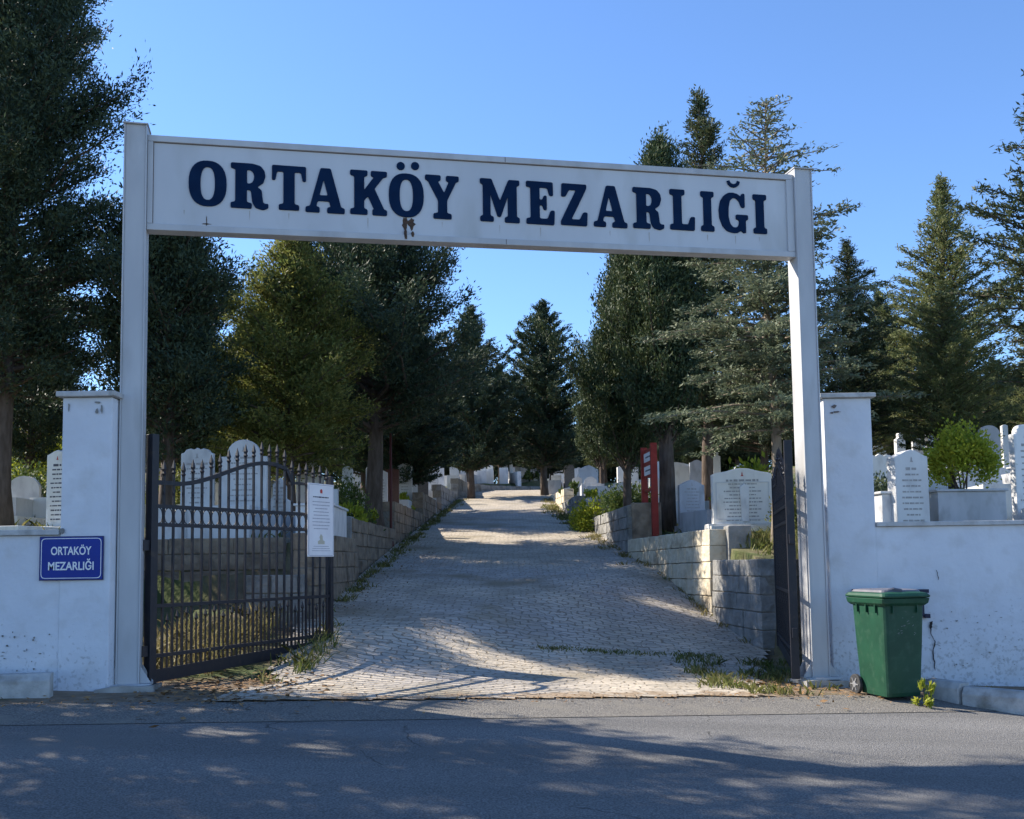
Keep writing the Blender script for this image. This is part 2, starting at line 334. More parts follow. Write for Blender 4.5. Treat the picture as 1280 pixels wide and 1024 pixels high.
def conifer(H, hb, Rm, prof, nb, up0, up1, droop, tw, leaf, dens, trunk_r, lean=0, lobes=.25, clump=0., seed=1, bare=0.0, limb_n=None, upleaf=0., vary=(.62, 1.12), thin=0.):
    """a crown of real limbs: returns (wood MB, leaf vertices), local coordinates"""
    rd = np.random.default_rng(seed); wd = MB(); out = []
    ht = H*.985
    tp = [(lean*(h/H)*H*.1+.04*math.sin(h*1.1+seed), .04*math.cos(h*1.3+seed)-.04, h-.15*(h == 0)) for h in np.linspace(0, ht, 14)]
    tp[0] = (0, 0, -.2)
    wd.tube(tp, [max(.012, trunk_r*(1-k/13.)**.85*(1.25 if k == 0 else 1)) for k in range(14)], 9)
    tpa = np.array(tp)
    az = rd.uniform(0, 6.28)
    for i in range(nb):
        t = (i+rd.uniform(0, 1))/nb; h = hb+(H-hb)*t**.95*.985
        az += 2.399963+rd.normal()*.3
        lob = 1+lobes*math.sin(az*2+seed)*math.sin(h*1.3+seed*2)+lobes*.6*math.sin(az*3+h*2.1)
        L = Rm*prof(t)*lob*rd.uniform(*vary)
        if L < .12: L = .12
        up = up0+(up1-up0)*t+rd.normal()*.08
        k = max(4, int(L*4)); s = np.linspace(0, 1, k+1)
        base = np.array([np.interp(h, tpa[:, 2], tpa[:, 0]), np.interp(h, tpa[:, 2], tpa[:, 1]), h])
        wob = np.cumsum(rd.normal(size=k+1))*.03*L
        hor = np.array([math.cos(az), math.sin(az), 0]); side = np.array([-hor[1], hor[0], 0])
        pts = base+hor*(s*L*math.cos(up))[:, None]+side*wob[:, None]+np.array([0, 0, 1])*(s*L*math.sin(up)+droop*L*s*s)[:, None]
        if limb_n is None or i % limb_n == 0:
            wd.tube(pts[::max(1, k//4)], list(np.linspace(max(.012, trunk_r*.28*(1-t*.6)), .006, len(pts[::max(1, k//4)]))), 4, cap=False)
        # twigs
        dk = 1-thin*sm(np.array((t-.45)/.35)); nt_ = max(4, int(L*tw[1]*(.6+.4*dk))); st = np.sort(bare+(1-bare)*rd.uniform(0, 1, nt_)**.75); 
        p0 = np.stack([np.interp(st, s, pts[:, c]) for c in range(3)], 1)
        bd = nrm(pts[-1]-pts[0]); sg = np.where(np.arange(nt_) % 2, 1, -1)
        ang = rd.uniform(.5, 1.1, nt_)
        td = nrm(bd*np.cos(ang)[:, None]+side*(sg*np.sin(ang))[:, None]+np.stack([np.zeros(nt_), np.zeros(nt_), rd.normal(size=nt_)*tw[2]+upleaf], 1))
        tl = tw[0]*(1.05-.6*st)*rd.uniform(.5, 1.2, nt_)*min(1, L/Rm+.35)
        # leaves
        nl = np.maximum(3, (tl*dens*dk*rd.uniform(.5, 1.4, nt_)).astype(int)); tot = nl.sum(); ii = np.repeat(np.arange(nt_), nl)
        u = rd.uniform(0, 1, tot)
        lp = p0[ii]+td[ii]*(tl[ii]*u)[:, None]+rd.normal(size=(tot, 3))*(clump+.012)
        la = nrm(td[ii]+rd.normal(size=(tot, 3))*.55+np.array([0, 0, upleaf*.8]))
        out.append(diamonds(lp, la, leaf[0]*rd.uniform(.6, 1.3, tot), leaf[1]*rd.uniform(.6, 1.3, tot)))
        # leading sprig along the limb itself
        m = max(6, int(L*dens*.8*dk)); u = rd.uniform(max(.1, bare), 1.02, m)
        lp = np.stack([np.interp(u, s, pts[:, c]) for c in range(3)], 1)+rd.normal(size=(m, 3))*(clump*.6+.015)
        out.append(diamonds(lp, nrm(bd+rd.normal(size=(m, 3))*.7), leaf[0]*rd.uniform(.6, 1.3, m), leaf[1]*rd.uniform(.6, 1.3, m)))
    return wd, np.concatenate(out)

cone = lambda t: (1-t)**.85*min(1, .55+t*4)
spindle = lambda t: min(1, .6+2.2*t)*(1-t)**.55
dome = lambda t: min(1, .5+3*t)*(max(0, 1-t**2.2))**.6
KIND = {
 'cypress': dict(prof=spindle, up0=.65, up1=1.15, droop=.12, tw=(.62, 13, .6), leaf=(.12, .038), dens=62, lobes=.3, clump=.075, upleaf=.6, vary=(.5, 1.18), bare=.3, mat='cypress', bark='bark'),
 'dark':    dict(prof=dome, up0=.2, up1=.9, droop=.06, tw=(.78, 12, .4), leaf=(.13, .042), dens=50, lobes=.28, clump=.09, upleaf=.3, vary=(.45, 1.2), bare=.25, mat='darkleaf', bark='bark'),
 'cedar':   dict(prof=cone, up0=.08, up1=.45, droop=-.16, tw=(.60, 12, .12), leaf=(.085, .026), dens=55, lobes=.2, clump=.012, upleaf=0, mat='cedar', bark='pale_bark'),
 'feather': dict(prof=dome, up0=.3, up1=.8, droop=-.05, tw=(.62, 11, .3), leaf=(.10, .03), dens=56, lobes=.22, clump=.07, upleaf=.15, bare=.15, mat='olive', bark='bark'),
 'fir':     dict(prof=cone, up0=.05, up1=.6, droop=.10, tw=(.60, 10, .16), leaf=(.13, .034), dens=50, lobes=.18, clump=.03, upleaf=.12, mat='conifer', bark='bark'),
}
def tree(name, label, px, Y, top, half, base_h, kind, nb, seed, trunk=.14, group=None, X=None, H=None, Rm=None, leafk=1., densk=1., **kw):
    if X is None: X = (px-640)/F*Y
    z = T(X, Y)-.05
    if H is None: H = UZ(top, px, Y)-z
    if Rm is None: Rm = half/F*Y
    k = dict(KIND[kind]); k.update(kw); mt = k.pop('mat'); bk = k.pop('bark')
    k['leaf'] = (k['leaf'][0]*leafk, k['leaf'][1]*leafk); k['dens'] = k['dens']*densk
    wd, lv = conifer(H, base_h, Rm, nb=nb, trunk_r=trunk, seed=seed, **k)
    o = thing(name, label, 'tree', (X, Y, z), group=group)
    wd.build('trunk', bk, o, smooth=True, fix=False); np_mesh('crown', lv, 4, mt, o)
    return o
def copy_tree(src, label, X, Y, sc, rz, group=None, sz=None):
    o = src.copy(); COL.objects.link(o); o.location = (X, Y, T(X, Y)-.05); o.rotation_euler[2] = rz; o.scale = (sc, sc, sz or sc); o['label'] = label
    if group: o['group'] = group
    elif 'group' in o: del o['group']
    for c in src.children:
        d = c.copy(); COL.objects.link(d); d.parent = o
    return o

TR = {}
TR['big'] = tree('juniper_tree', 'very tall dark evergreen overhanging the left white wall and blue sign', 2, 17.6, -70, 172, 2.3, 'dark', 300, 3, trunk=.2, lobes=.3, up0=.15, leafk=.72, densk=1.7)
TR['big2'] = tree('juniper_tree', 'dark dense evergreen seen between the left gatepost and the olive-coloured tree', 208, 18.5, 222, 108, 1.3, 'dark', 190, 5, trunk=.15, leafk=.8, densk=1.3)
TR['olive'] = tree('cypress_tree', 'feathery yellow-green tree standing over the tall tombs behind the open gate', 362, 20, 284, 138, 1.2, 'feather', 330, 8, trunk=.12, vary=(.5, 1.2), prof=lambda t: min(1, .6+3*t)*(1-t)**.72)
TR['dark3'] = tree('cedar_tree', 'tall dark tree with thick bare trunk beside the white boxy tomb', 468, 23, 255, 168, 2.3, 'dark', 250, 11, trunk=.22, leafk=.8, densk=1.3, vary=(.4, 1.3), prof=lambda t: min(1, .8+2*t)*(1-t)**.7)
TR['cyp'] = tree('cypress_tree', 'massive dark cypress behind the red signboard', 832, 21.5, 186, 112, 1.7, 'cypress', 430, 13, trunk=.19, leafk=.8, densk=1.25, up0=.95, up1=1.25)
TR['cyp_s'] = tree('cypress_tree', 'smaller bushy cypress with golden lower sprays, left of the massive dark cypress', 786, 23.5, 316, 120, 1.0, 'cypress', 300, 17, trunk=.11, leafk=.8, densk=1.3, up0=.9, up1=1.25, prof=lambda t: min(1, .75+2*t)*(1-t)**.75)
TR['cedar'] = tree('cedar_tree', 'grey-green cedar with long drooping tiers and a slim pale trunk beside the right gatepost', 969, 15.5, 125, 158, 1.75, 'cedar', 235, 19, trunk=.095, densk=1.15, vary=(.45, 1.25), prof=lambda t: (1-t)**.45*min(1, .8+t*3)*(.82+.22*math.sin(t*26)), thin=.6)
TR['fir_top'] = tree('fir_tree', 'conifer whose pointed top rises above the beam just left of the cedar top', 887, 25, 112, 112, 2.2, 'fir', 280, 23, trunk=.16, vary=(.4, 1.25), prof=lambda t: (1-t)**.8*min(1, .6+t*4))
TR['mid'] = tree('fir_tree', 'dark pointed conifer standing alone at the top of the driveway', 681, 45, 376, 88, 1.2, 'fir', 260, 29, trunk=.17, mat='darkleaf', leafk=1.35, up0=.2, vary=(.5, 1.25), prof=lambda t: (1-t)**.75*min(1, .7+t*3))
TR['r1'] = tree('fir_tree', 'light green spire-topped conifer behind the right white wall', 1193, 27, 222, 125, 1.6, 'fir', 260, 31, trunk=.13, mat='conifer_light', leafk=.95, densk=.95, vary=(.4, 1.25), up0=.2, prof=lambda t: (1-t)**.9*min(1, .6+t*4))
TR['r2'] = tree('cedar_tree', 'dark tiered conifer cut off by the right edge of the photo', 1335, 19, 40, 118, 2.0, 'fir', 170, 37, trunk=.16, droop=-.02, lobes=.35, vary=(.5, 1.3))
# limbs of the smaller ones get reused for their neighbours
TR['l4'] = copy_tree(TR['mid'], 'slim pointed conifer between the tall dark tree and the lone conifer', -1.75, 43, .95, 1.2)
copy_tree(TR['mid'], 'small pointed conifer peeping up left of the lone conifer', -.65, 54, .74, 2.3)
copy_tree(TR['mid'], 'dark conifer whose slim trunk rises from the left stone wall halfway up', -3.2, 31, .80, 4.1)
copy_tree(TR['mid'], 'dark conifer directly behind the thick bare trunk', -4.9, 34, 1.0, .5)
copy_tree(TR['cyp_s'], 'low dark cypress filling the gap right of the lone conifer', 3.3, 37, .95, .9)
copy_tree(TR['r1'], 'dark conifer with pointed top right of the right gatepost', 10.9, 31, .66, 2.0, sz=.55)
copy_tree(TR['mid'], 'small dark conifer between the gatepost conifer and the light green one', 14.8, 40, .82, 3.0)
copy_tree(TR['r1'], 'second light green conifer leaning on the left side of the spire-topped one', 10.2, 23.5, .72, 5.0, sz=.6)
copy_tree(TR['dark3'], 'broad dark evergreen behind the double marble tomb', 6.6, 26.5, .62, 1.0)
copy_tree(TR['fir_top'], 'green conifer behind the grey cedar, right of its trunk', 8.3, 24.5, .72, 1.4, sz=.60)
copy_tree(TR['r1'], 'broad conifer behind the round bush on the right', 15.9, 30, .62, 1.7)
copy_tree(TR['big2'], 'evergreen at the far left behind the leaning trunk', -12.4, 26, .95, 2.2)
copy_tree(TR['olive'], 'yellowish tree low behind the small tombs at the far left', -11.0, 33, .72, .4)
copy_tree(TR['olive'], 'olive-green tree between the dark evergreen and the feathery one', -6.6, 25, .8, 3.4)
copy_tree(TR['big2'], 'dark evergreen filling the gap behind the left gatepost', -8.3, 24.5, 1.15, 5.1)
copy_tree(TR['dark3'], 'dark tree behind the feathery yellow-green one', -6.1, 31, 1.0, 4.4)
# the wood behind the graves

for yy, xr in ((57, 34), (66, 40), (76, 46)):
    x = -xr
    while x < xr+8:
        x += random.uniform(2.2, 3.4); src = TR[random.choice(['mid', 'mid', 'r1', 'cyp_s', 'dark3'])]
        pxx = 640+F*x/yy
        if pxx < -60 or pxx > 1350: continue
        y = yy+random.uniform(-2.5, 2.5); hh = {'mid': 9.2, 'r1': 10.5, 'cyp_s': 7.5, 'dark3': 9.5}[[q for q in TR if TR[q] is src][0]]
        want = random.uniform(5.2, 7.4)*(yy/68)
        if 560 < pxx < 740: want *= .72
        copy_tree(src, 'dark green tree in the wood along the top of the cemetery', x, y, want/hh*random.uniform(1.3, 1.6), random.uniform(0, 6), 'trees of the wood behind the graves', sz=want/hh)
hb0 = None
for i in range(17):
    x_ = -27+i*3.3+random.uniform(-.6, .6); WB = (x_, 62.5+random.uniform(-1, 1))
    HEDGE = globals().setdefault('HEDGE', []); HEDGE.append(WB)
# trees along the street, outside the frame on the sunny side: their shade lies on the street
TR['st'] = tree('street_tree', 'broad street tree left of the gateway outside the view', 0, 10.25, 0, 0, 3.2, 'dark', 120, 41, trunk=.2, X=-9.8, H=15, Rm=2.6, leafk=1.35, densk=.30, bare=.5)
for i, (x, y, s_) in enumerate([(-11.4, 11.1, 1.0), (-13.2, 10.0, .95), (-17.5, 13.6, 1.0), (-18.9, 9.4, .75), (-9.8, 7.2, .5)]):
    copy_tree(TR['st'], ['broad street tree nearest the camera side of the street', 'street tree farther down the street, wall side', 'street tree farther down the street, camera side', 'small street tree behind the photographer to the left', 'second street tree beside the broad one'][i], x, y, s_, i*1.3)

# ------------------------------------------------------------------ gateway
A0 = U(161, 857, 9.6); B0 = U(1021, 848, 11.15)
zA, zB = A0.z, B0.z
dv = Vector((B0.x-A0.x, B0.y-A0.y, 0)); span = dv.length; dv.normalize(); ang = math.atan2(dv.y, dv.x); nv = Vector((dv.y, -dv.x, 0))  # nv faces the street
topA = UZ(161, 175, 9.6); topB = UZ(216, 1001, 11.15)
gate = thing('gateway', 'white steel gateway spanning the driveway with dark blue cemetery lettering', 'gateway', (A0.x, A0.y, 0), ang)
pw = .212
for x, z0, z1, nm in ((0, zA, topA, 0), (span, zB, topB, 1)):
    b = MB(); h = z1-z0
    b.box((x, 0, (z0+z1)/2), (pw-.03, .20, h)); 
    for s in (-1, 1): b.box((x+s*(pw/2-.0075), 0, (z0+z1)/2), (.0145, .225, h-.004))          # flanges of the channel pair
    b.box((x, 0, z1+.008), (pw+.02, .25, .014))
    post = b.build('post', 'steel_white', gate, bevel=.004)
    g = MB(); g.box((x, 0, z0+.012), (pw+.20, .36, .024))
    for s in (-1, 1): 
        x0 = x+s*(pw/2+.001); g.prism([(x0, z0+.025), (x0+s*.10, z0+.025), (x0, z0+.19)], -.09, -.075); g.prism([(x0, z0+.025), (x0+s*.10, z0+.025), (x0, z0+.19)], .075, .09)
    g.build('base_plate', 'steel_white', gate, bevel=.003)
# header panel: corners read on the beam line
def hz(px, py):
    """z of the panel edge at pixel, on the gate's front plane"""
    fr = Vector((A0.x, A0.y, 0))+nv*.07
    d = CR @ Vector(((px-640)/F, (CY-py)/F, -1)); o = Vector((0, 0, EYE))
    t = (fr-o).dot(nv)/d.dot(nv); p = o+d*t
    return (p-Vector((A0.x, A0.y, 0))).dot(dv), p.z
s0, s1 = pw/2+.002, span-pw/2-.002
_, ztl = hz(190, 169); _, ztr = hz(990, 218.5); _, zbl = hz(190, 287.5); _, zbr = hz(990, 321.5)
def zt(s): return ztl+(ztr-ztl)*(s-s0)/(s1-s0)
def zb(s): return zbl+(zbr-zbl)*(s-s0)/(s1-s0)
def strip(b, sa, sb, fa, fb, y0, y1):
    """piece of the header: fa, fb = functions of s giving lower and upper z"""
    b.prism([(sa, fa(sa)), (sb, fa(sb)), (sb, fb(sb)), (sa, fb(sa))], y0, y1)
fw = .062
b = MB(); strip(b, s0+.03, s1-.03, lambda s: zb(s)+.02, lambda s: zt(s)-.02, -.055, .055); b.build('panel', 'panel_white', gate)
b = MB()
strip(b, s0, s1, lambda s: zt(s)-fw, zt, -.078, .078); strip(b, s0, s1, zb, lambda s: zb(s)+fw, -.078, .078)
strip(b, s0, s0+.05, lambda s: zb(s)+fw+.001, lambda s: zt(s)-fw-.001, -.078, .078); strip(b, s1-.085, s1, lambda s: zb(s)+fw+.001, lambda s: zt(s)-fw-.001, -.078, .078)
b.build('panel_frame', 'steel_white', gate, bevel=.004)
# dark joint lines between frame and panel, and the sheet joints
b = MB()
strip(b, s0+.05, s1-.085, lambda s: zt(s)-fw-.008, lambda s: zt(s)-fw-.0005, -.058, -.054); strip(b, s0+.05, s1-.085, lambda s: zb(s)+fw+.0005, lambda s: zb(s)+fw+.005, -.058, -.054)
strip(b, s0+.05, s0+.056, lambda s: zb(s)+fw+.005, lambda s: zt(s)-fw-.008, -.058, -.054)
sj, _ = hz(631, 205); strip(b, sj, sj+.006, lambda s: zt(s)-fw+.004, lambda s: zt(s)-.004, -.080, -.076); strip(b, sj, sj+.006, lambda s: zb(s)+.004, lambda s: zb(s)+fw-.004, -.080, -.076)
b.build('joint', 'seam', gate)
# weather stains: an irregular patch run down under the sixth letter, thin runs elsewhere
def blot(cx, cz, wx, wz, y, seed, n=16):
    rd = random.Random(seed); return [(cx+math.cos(a)*wx*rd.uniform(.5, 1.1), cz+math.sin(a)*wz*rd.uniform(.6, 1.1)) for a in [2*math.pi*i/n for i in range(n)]], y
b = MB()
for (px, py, wx, wz, sd_) in ((506.5, 279.0, .034, .085, 1), (514.5, 279.5, .042, .070, 2), (507, 293, .018, .07, 3), (516, 293, .020, .035, 9), (258, 277, .005, .07, 5), (258, 279.5, .05, .006, 6)):
    s, z = hz(px, py); o_, y = blot(s, z, wx, wz, 0, sd_); b.prism(o_, -.0585 if py < 287 and px > 300 or px < 300 else -.0805, -.05)
b.build('stain', 'rust', gate)
add('streak', (.40,.37,.34), (.47,.45,.43), scale=12, rough=.8)
b = MB(); rdk = random.Random(12)
for px, py, ln_ in ((312, 263, .10), (361, 266, .07), (460, 272, .12), (553, 277, .06), (625, 281, .09), (676, 284, .10), (763, 288, .06), (812, 290, .11), (885, 293, .07), (920, 294.5, .10), (950, 296, .05), (230, 262, .05)):
    s_, z_ = hz(px, py); w_ = rdk.uniform(.003, .008); b.prism([(s_-w_, z_), (s_+w_, z_), (s_+w_*.6, z_-ln_*.6), (s_+w_*.1, z_-ln_), (s_-w_*.5, z_-ln_*.7)], -.0562, -.05)
b.build('stain', 'streak', gate)
# lettering
def fillet(pts, r):
    out = []; n = len(pts)
    for i in range(n):
        p, a, c = Vector(pts[i]), Vector(pts[i-1]), Vector(pts[(i+1) % n]); da, dc = a-p, c-p; la, lc = da.length, dc.length
        q = min(r, la*.48, lc*.48)
        if q < 1e-4: out.append(tuple(p)); continue
        p1 = p+da/la*q; p2 = p+dc/lc*q
        for t in (0, .33, .67, 1): u = p1.lerp(p, t); v_ = p.lerp(p2, t); out.append(tuple(u.lerp(v_, t)))
    return out
def ell(cx, cy_, rx, ry, n=36, pw_=2.4):
    o = []
    for i in range(n):
        a = 2*math.pi*i/n; c, s = math.cos(a), math.sin(a)
        o.append((cx+rx*math.copysign(abs(c)**(2/pw_), c), cy_+ry*math.copysign(abs(s)**(2/pw_), s)))
    return o
GL = {
'O': [ell(.5, .5, .5, .51), ell(.5, .5, .19, .37)],
'I': [[(0,0),(1,0),(1,.13),(.8,.15),(.8,.85),(1,.87),(1,1),(0,1),(0,.87),(.2,.85),(.2,.15),(0,.13)]],
'T': [[(0,1),(1,1),(1,.66),(.90,.66),(.85,.86),(.665,.86),(.665,.14),(.8,.12),(.8,0),(.2,0),(.2,.12),(.335,.14),(.335,.86),(.15,.86),(.10,.66),(0,.66)]],
'L': [[(0,1),(.60,1),(.60,.87),(.47,.85),(.47,.15),(.72,.15),(.83,.34),(1,.34),(.98,0),(0,0),(0,.13),(.14,.15),(.14,.85),(0,.87)]],
'E': [[(0,1),(.94,1),(.95,.68),(.82,.68),(.74,.86),(.47,.86),(.47,.58),(.56,.58),(.62,.68),(.72,.68),(.72,.34),(.62,.34),(.56,.45),(.47,.45),(.47,.14),(.74,.14),(.86,.34),(1,.34),(.98,0),(0,0),(0,.13),(.15,.15),(.15,.85),(0,.87)]],
'Z': [[(.04,1),(.97,1),(.97,.90),(.40,.15),(.70,.15),(.84,.33),(1,.33),(.98,0),(0,0),(0,.10),(.57,.85),(.32,.85),(.18,.68),(.02,.68)]],
'A': [[(0,0),(.36,0),(.36,.12),(.27,.14),(.31,.26),(.60,.26),(.64,.14),(.55,.12),(.55,0),(1,0),(1,.12),(.91,.14),(.64,1),(.38,1),(.11,.14),(0,.12)], [(.355,.39),(.565,.39),(.46,.74)]],
'R': [[(0,1),(.58,1),(.78,.96),(.89,.86),(.92,.73),(.86,.58),(.70,.49),(.82,.42),(.86,.15),(.92,.12),(1,.13),(1,.03),(.86,-.02),(.66,.02),(.57,.14),(.53,.40),(.43,.42),(.43,.14),(.56,.12),(.56,0),(0,0),(0,.12),(.12,.14),(.12,.86),(0,.88)], [(.43,.86),(.54,.85),(.60,.79),(.62,.71),(.60,.62),(.54,.56),(.43,.55)]],
'K': [[(0,1),(.47,1),(.47,.88),(.38,.86),(.38,.56),(.64,.86),(.56,.88),(.56,1),(1,1),(1,.88),(.90,.86),(.66,.60),(.92,.14),(1,.12),(1,0),(.60,0),(.60,.12),(.64,.14),(.48,.42),(.38,.33),(.38,.14),(.47,.12),(.47,0),(0,0),(0,.12),(.11,.14),(.11,.86),(0,.88)]],
'Y': [[(0,1),(.46,1),(.46,.88),(.38,.86),(.56,.60),(.70,.86),(.62,.88),(.62,1),(1,1),(1,.88),(.92,.86),(.65,.42),(.65,.14),(.78,.12),(.78,0),(.24,0),(.24,.12),(.38,.14),(.38,.42),(.08,.86),(0,.88)]],
'M': [[(0,1),(.29,1),(.50,.50),(.72,1),(1,1),(1,.88),(.93,.86),(.93,.14),(1,.12),(1,0),(.62,0),(.62,.12),(.70,.14),(.70,.60),(.52,.12),(.44,.12),(.26,.64),(.26,.14),(.34,.12),(.34,0),(0,0),(0,.12),(.07,.14),(.07,.86),(0,.88)]],
'G': [[(.50,1.01),(.66,.98),(.76,.92),(.80,1),(.90,1),(.90,.64),(.78,.64),(.70,.80),(.60,.87),(.50,.88),(.39,.80),(.34,.62),(.33,.40),(.38,.22),(.48,.13),(.60,.13),(.68,.20),(.69,.32),(.58,.34),(.58,.46),(1,.46),(1,.34),(.92,.32),(.92,0),(.82,0),(.76,.06),(.62,-.01),(.44,-.01),(.26,.03),(.12,.14),(.02,.34),(.0,.56),(.06,.78),(.18,.92),(.34,1)]],
}
WORDS = [('O',236,283,200,258),('R',288.5,335.5,203,261.5),('T',340,382.5,206,263.5),('A',382,431,209,267),('K',437.7,484,212,269.5),('O',486,530,216,271.8),('Y',531.4,574,218,274.5),
 ('M',600,650,222.8,278.5),('E',657.6,694,225.7,281.4),('Z',700.7,735,228.6,282.8),('A',741.7,784.7,231,285),('R',790.8,830.7,233.6,286.8),('L',837,869.5,235.8,288.5),('I',875.6,893.6,238,290),('G',898,936,240,291.5),('I',941,959.5,242,293)]
cu = bpy.data.curves.new('lettering', 'CURVE'); cu.dimensions = '2D'; cu.fill_mode = 'BOTH'; cu.extrude = .006
def spl(pts):
    sp = cu.splines.new('POLY'); sp.points.add(len(pts)-1); sp.use_cyclic_u = True
    for i, (x, y) in enumerate(pts): sp.points[i].co = (x, y, 0, 1)
for ch, xa, xb, ya, yb in WORDS:
    sa, zta = hz(xa, ya); sb, zba = hz(xb, yb); sa2, z0a = hz((xa+xb)/2, yb-1.0); W_ = sb-sa; zb_ = z0a; H_ = hz((xa+xb)/2, ya+1.2)[1]-zb_
    for o_ in GL[ch]:
        q = [(sa+x*W_, zb_+y*H_) for x, y in o_]
        spl(q if ch == 'O' else fillet(q, .016))
    if ch == 'O' and xa > 400:
        for c in (501, 519): s_, z_ = hz(c, 207.3); spl(ell(s_, z_, .042, .042, 20, 2))
    if ch == 'G':
        s_, z_ = hz(917, 231); pts = [(s_+.078*math.cos(a), z_+.045+.075*math.sin(a)) for a in np.linspace(math.pi*1.02, math.pi*1.98, 12)]
        pts += [(s_+.045*math.cos(a), z_+.052+.042*math.sin(a)) for a in np.linspace(math.pi*1.98, math.pi*1.02, 12)]; spl(pts)
co = bpy.data.objects.new('tmp', cu); COL.objects.link(co)
dg = bpy.context.evaluated_depsgraph_get(); me = bpy.data.meshes.new_from_object(co.evaluated_get(dg)); bpy.data.objects.remove(co)
me.materials.clear(); me.materials.append(M['letter_blue'])
lo_ = bpy.data.objects.new('lettering', me); COL.objects.link(lo_); lo_.parent = gate; lo_.rotation_euler = (math.pi/2, 0, 0); lo_.location = (0, -.061, 0)
# footings
def lump(name, label, cat, c, d, m, seed, rz=0, top=.7):
    bm = bmesh.new(); bmesh.ops.create_cube(bm, size=1); bmesh.ops.subdivide_edges(bm, edges=bm.edges[:], cuts=5, use_grid_fill=True)
    for v in bm.verts:
        k_ = 1 if v.co.z < 0 else top; v.co.x *= d[0]*k_; v.co.y *= d[1]*k_; v.co.z *= d[2]
        v.co += Vector([mnoise.noise((v.co.x*3+j*7+seed, v.co.y*3, v.co.z*3)) for j in range(3)])*Vector((.05, .05, .03)).length*.55
    me = bpy.data.meshes.new(name); bm.to_mesh(me); bm.free(); me.materials.append(M[m])
    o = bpy.data.objects.new(name, me); COL.objects.link(o); o.location = c; o.rotation_euler[2] = rz
    return tag(o, label, cat)
lump('concrete_footing', 'rough low concrete footing under the left gatepost', 'footing', (A0.x+.03, A0.y-.06, zA-.075), (.62, .58, .17), 'concrete', 1, ang, .82)
lump('concrete_footing', 'rough low concrete footing under the right gatepost', 'footing', (B0.x-.02, B0.y-.06, zB-.09), (.66, .60, .2), 'kerb', 4, ang, .75)

# ------------------------------------------------------------------ gate leaves
def leaf_gate(label, p0, p1, zbase, note=None):
    d = Vector((p1[0]-p0[0], p1[1]-p0[1])); L = d.length; a = math.atan2(d.y, d.x)
    g = thing('iron_gate', label, 'gate', (p0[0], p0[1], 0), a)
    def bz(x): return zbase+.12*x/L
    def curve(t):
        if t <= .72: return 1.96+.31*sm((t-.10)/.50)-.05*sm((t-.62)/.12)
        return 2.10-.02*(t-.75)/.25
    MB().bar((0, 0, zbase-.02), (0, 0, 2.42), .085, .085).build('hinge_stile', 'iron', g, bevel=.004)
    MB().bar((L, 0, bz(L)+.0), (L, 0, 2.20), .055, .055).build('end_stile', 'iron', g, bevel=.003)
    MB().bar((.05, 0, bz(0)+.075), (L-.03, 0, bz(L)+.055), .022, .12).build('bottom_plate', 'iron', g)
    MB().bar((.05, 0, bz(0)+.265), (L-.03, 0, bz(L)+.165), .035, .035).build('rail', 'iron', g)
    for z in (.77, 1.55, 1.73): MB().bar((.05, 0, z), (L-.03, 0, z), .03, .035).build('rail', 'iron', g)
    pts = [(x, 0, float(curve(x/L))) for x in np.linspace(.04, L*.735, 26)]
    b = MB(); 
    for q in range(len(pts)-1): b.bar(pts[q], (pts[q+1][0]+.003, 0, pts[q+1][2]), .034, .042)
    b.build('arched_rail', 'iron', g)
    MB().bar((L*.735, 0, 2.22), (L*.735, 0, 2.06), .03, .03).bar((L*.735, 0, 2.08), (L-.03, 0, 2.08), .03, .03).build('top_rail', 'iron', g)
    nbar = 21
    for i in range(nbar):
        x = .05+(L-.09)*(i+.75)/nbar; c = float(curve(x/L)); c = max(c, 2.08) if x/L > .74 else c; zt_ = c+.10+.02*(i % 2)
        b = MB(); b.bar((x, 0, bz(x)+.08), (x, 0, zt_), .021, .021)
        b.tube([(x, 0, zt_-.03), (x, 0, zt_-.01), (x, 0, zt_+.01)], [.014, .026, .014], 6)
        b.tube([(x, 0, zt_), (x, 0, zt_+.035), (x, 0, zt_+.12)], [.010, .024, .001], 4)
        for zz in (1.86,): b.tube([(x, 0, zz-.03), (x, 0, zz), (x, 0, zz+.03)], [.009, .018, .009], 6)
        b.build('bar', 'iron', g)
        if i < nbar-1:
            x2 = x+(L-.09)/nbar/2; b = MB(); zt2 = .77+.02 if i > 3 else (1.25 if i == 1 else 1.0)
            zt2 = .60+.03*(i % 3)
            b.bar((x2, 0, bz(x2)+.08), (x2, 0, zt2), .014, .014); b.tube([(x2, 0, zt2), (x2, 0, zt2+.03), (x2, 0, zt2+.10)], [.006, .019, .001], 4); b.build('picket', 'iron', g)
    b = MB()   # scroll band between the two upper rails
    for i in range(nbar):
        x = .05+(L-.09)*(i+.25)/nbar; r_ = (L-.09)/nbar*.40
        for sgn in (-1, 1):
            b.tube([(x+sgn*r_*(.25+.75*math.sin(q)), 0, 1.64+.072*math.cos(q)) for q in np.linspace(0, math.pi, 9)], .0055, 4)
    b.build('scroll_band', 'iron', g)
    for z in (.35, 1.35): MB().box((-.075, 0, z), (.09, .05, .10)).build('hinge', 'iron', g)
    return g, a, L
hp = U(187, 850, 9.75); ep = U(413, 797, 12.2)
zg0 = float(low(hp.x+.4, hp.y+.6))
gl, ga, gL = leaf_gate('open black iron gate leaf with curved top, left side of the driveway', (hp.x, hp.y), (ep.x, ep.y), .03)
gr_, gb, gL2 = leaf_gate('right black iron gate leaf swung back, seen almost edge-on', (3.0, 10.98), (3.47, 13.45), -.12)
gr_.scale = (.99, 1, 1)
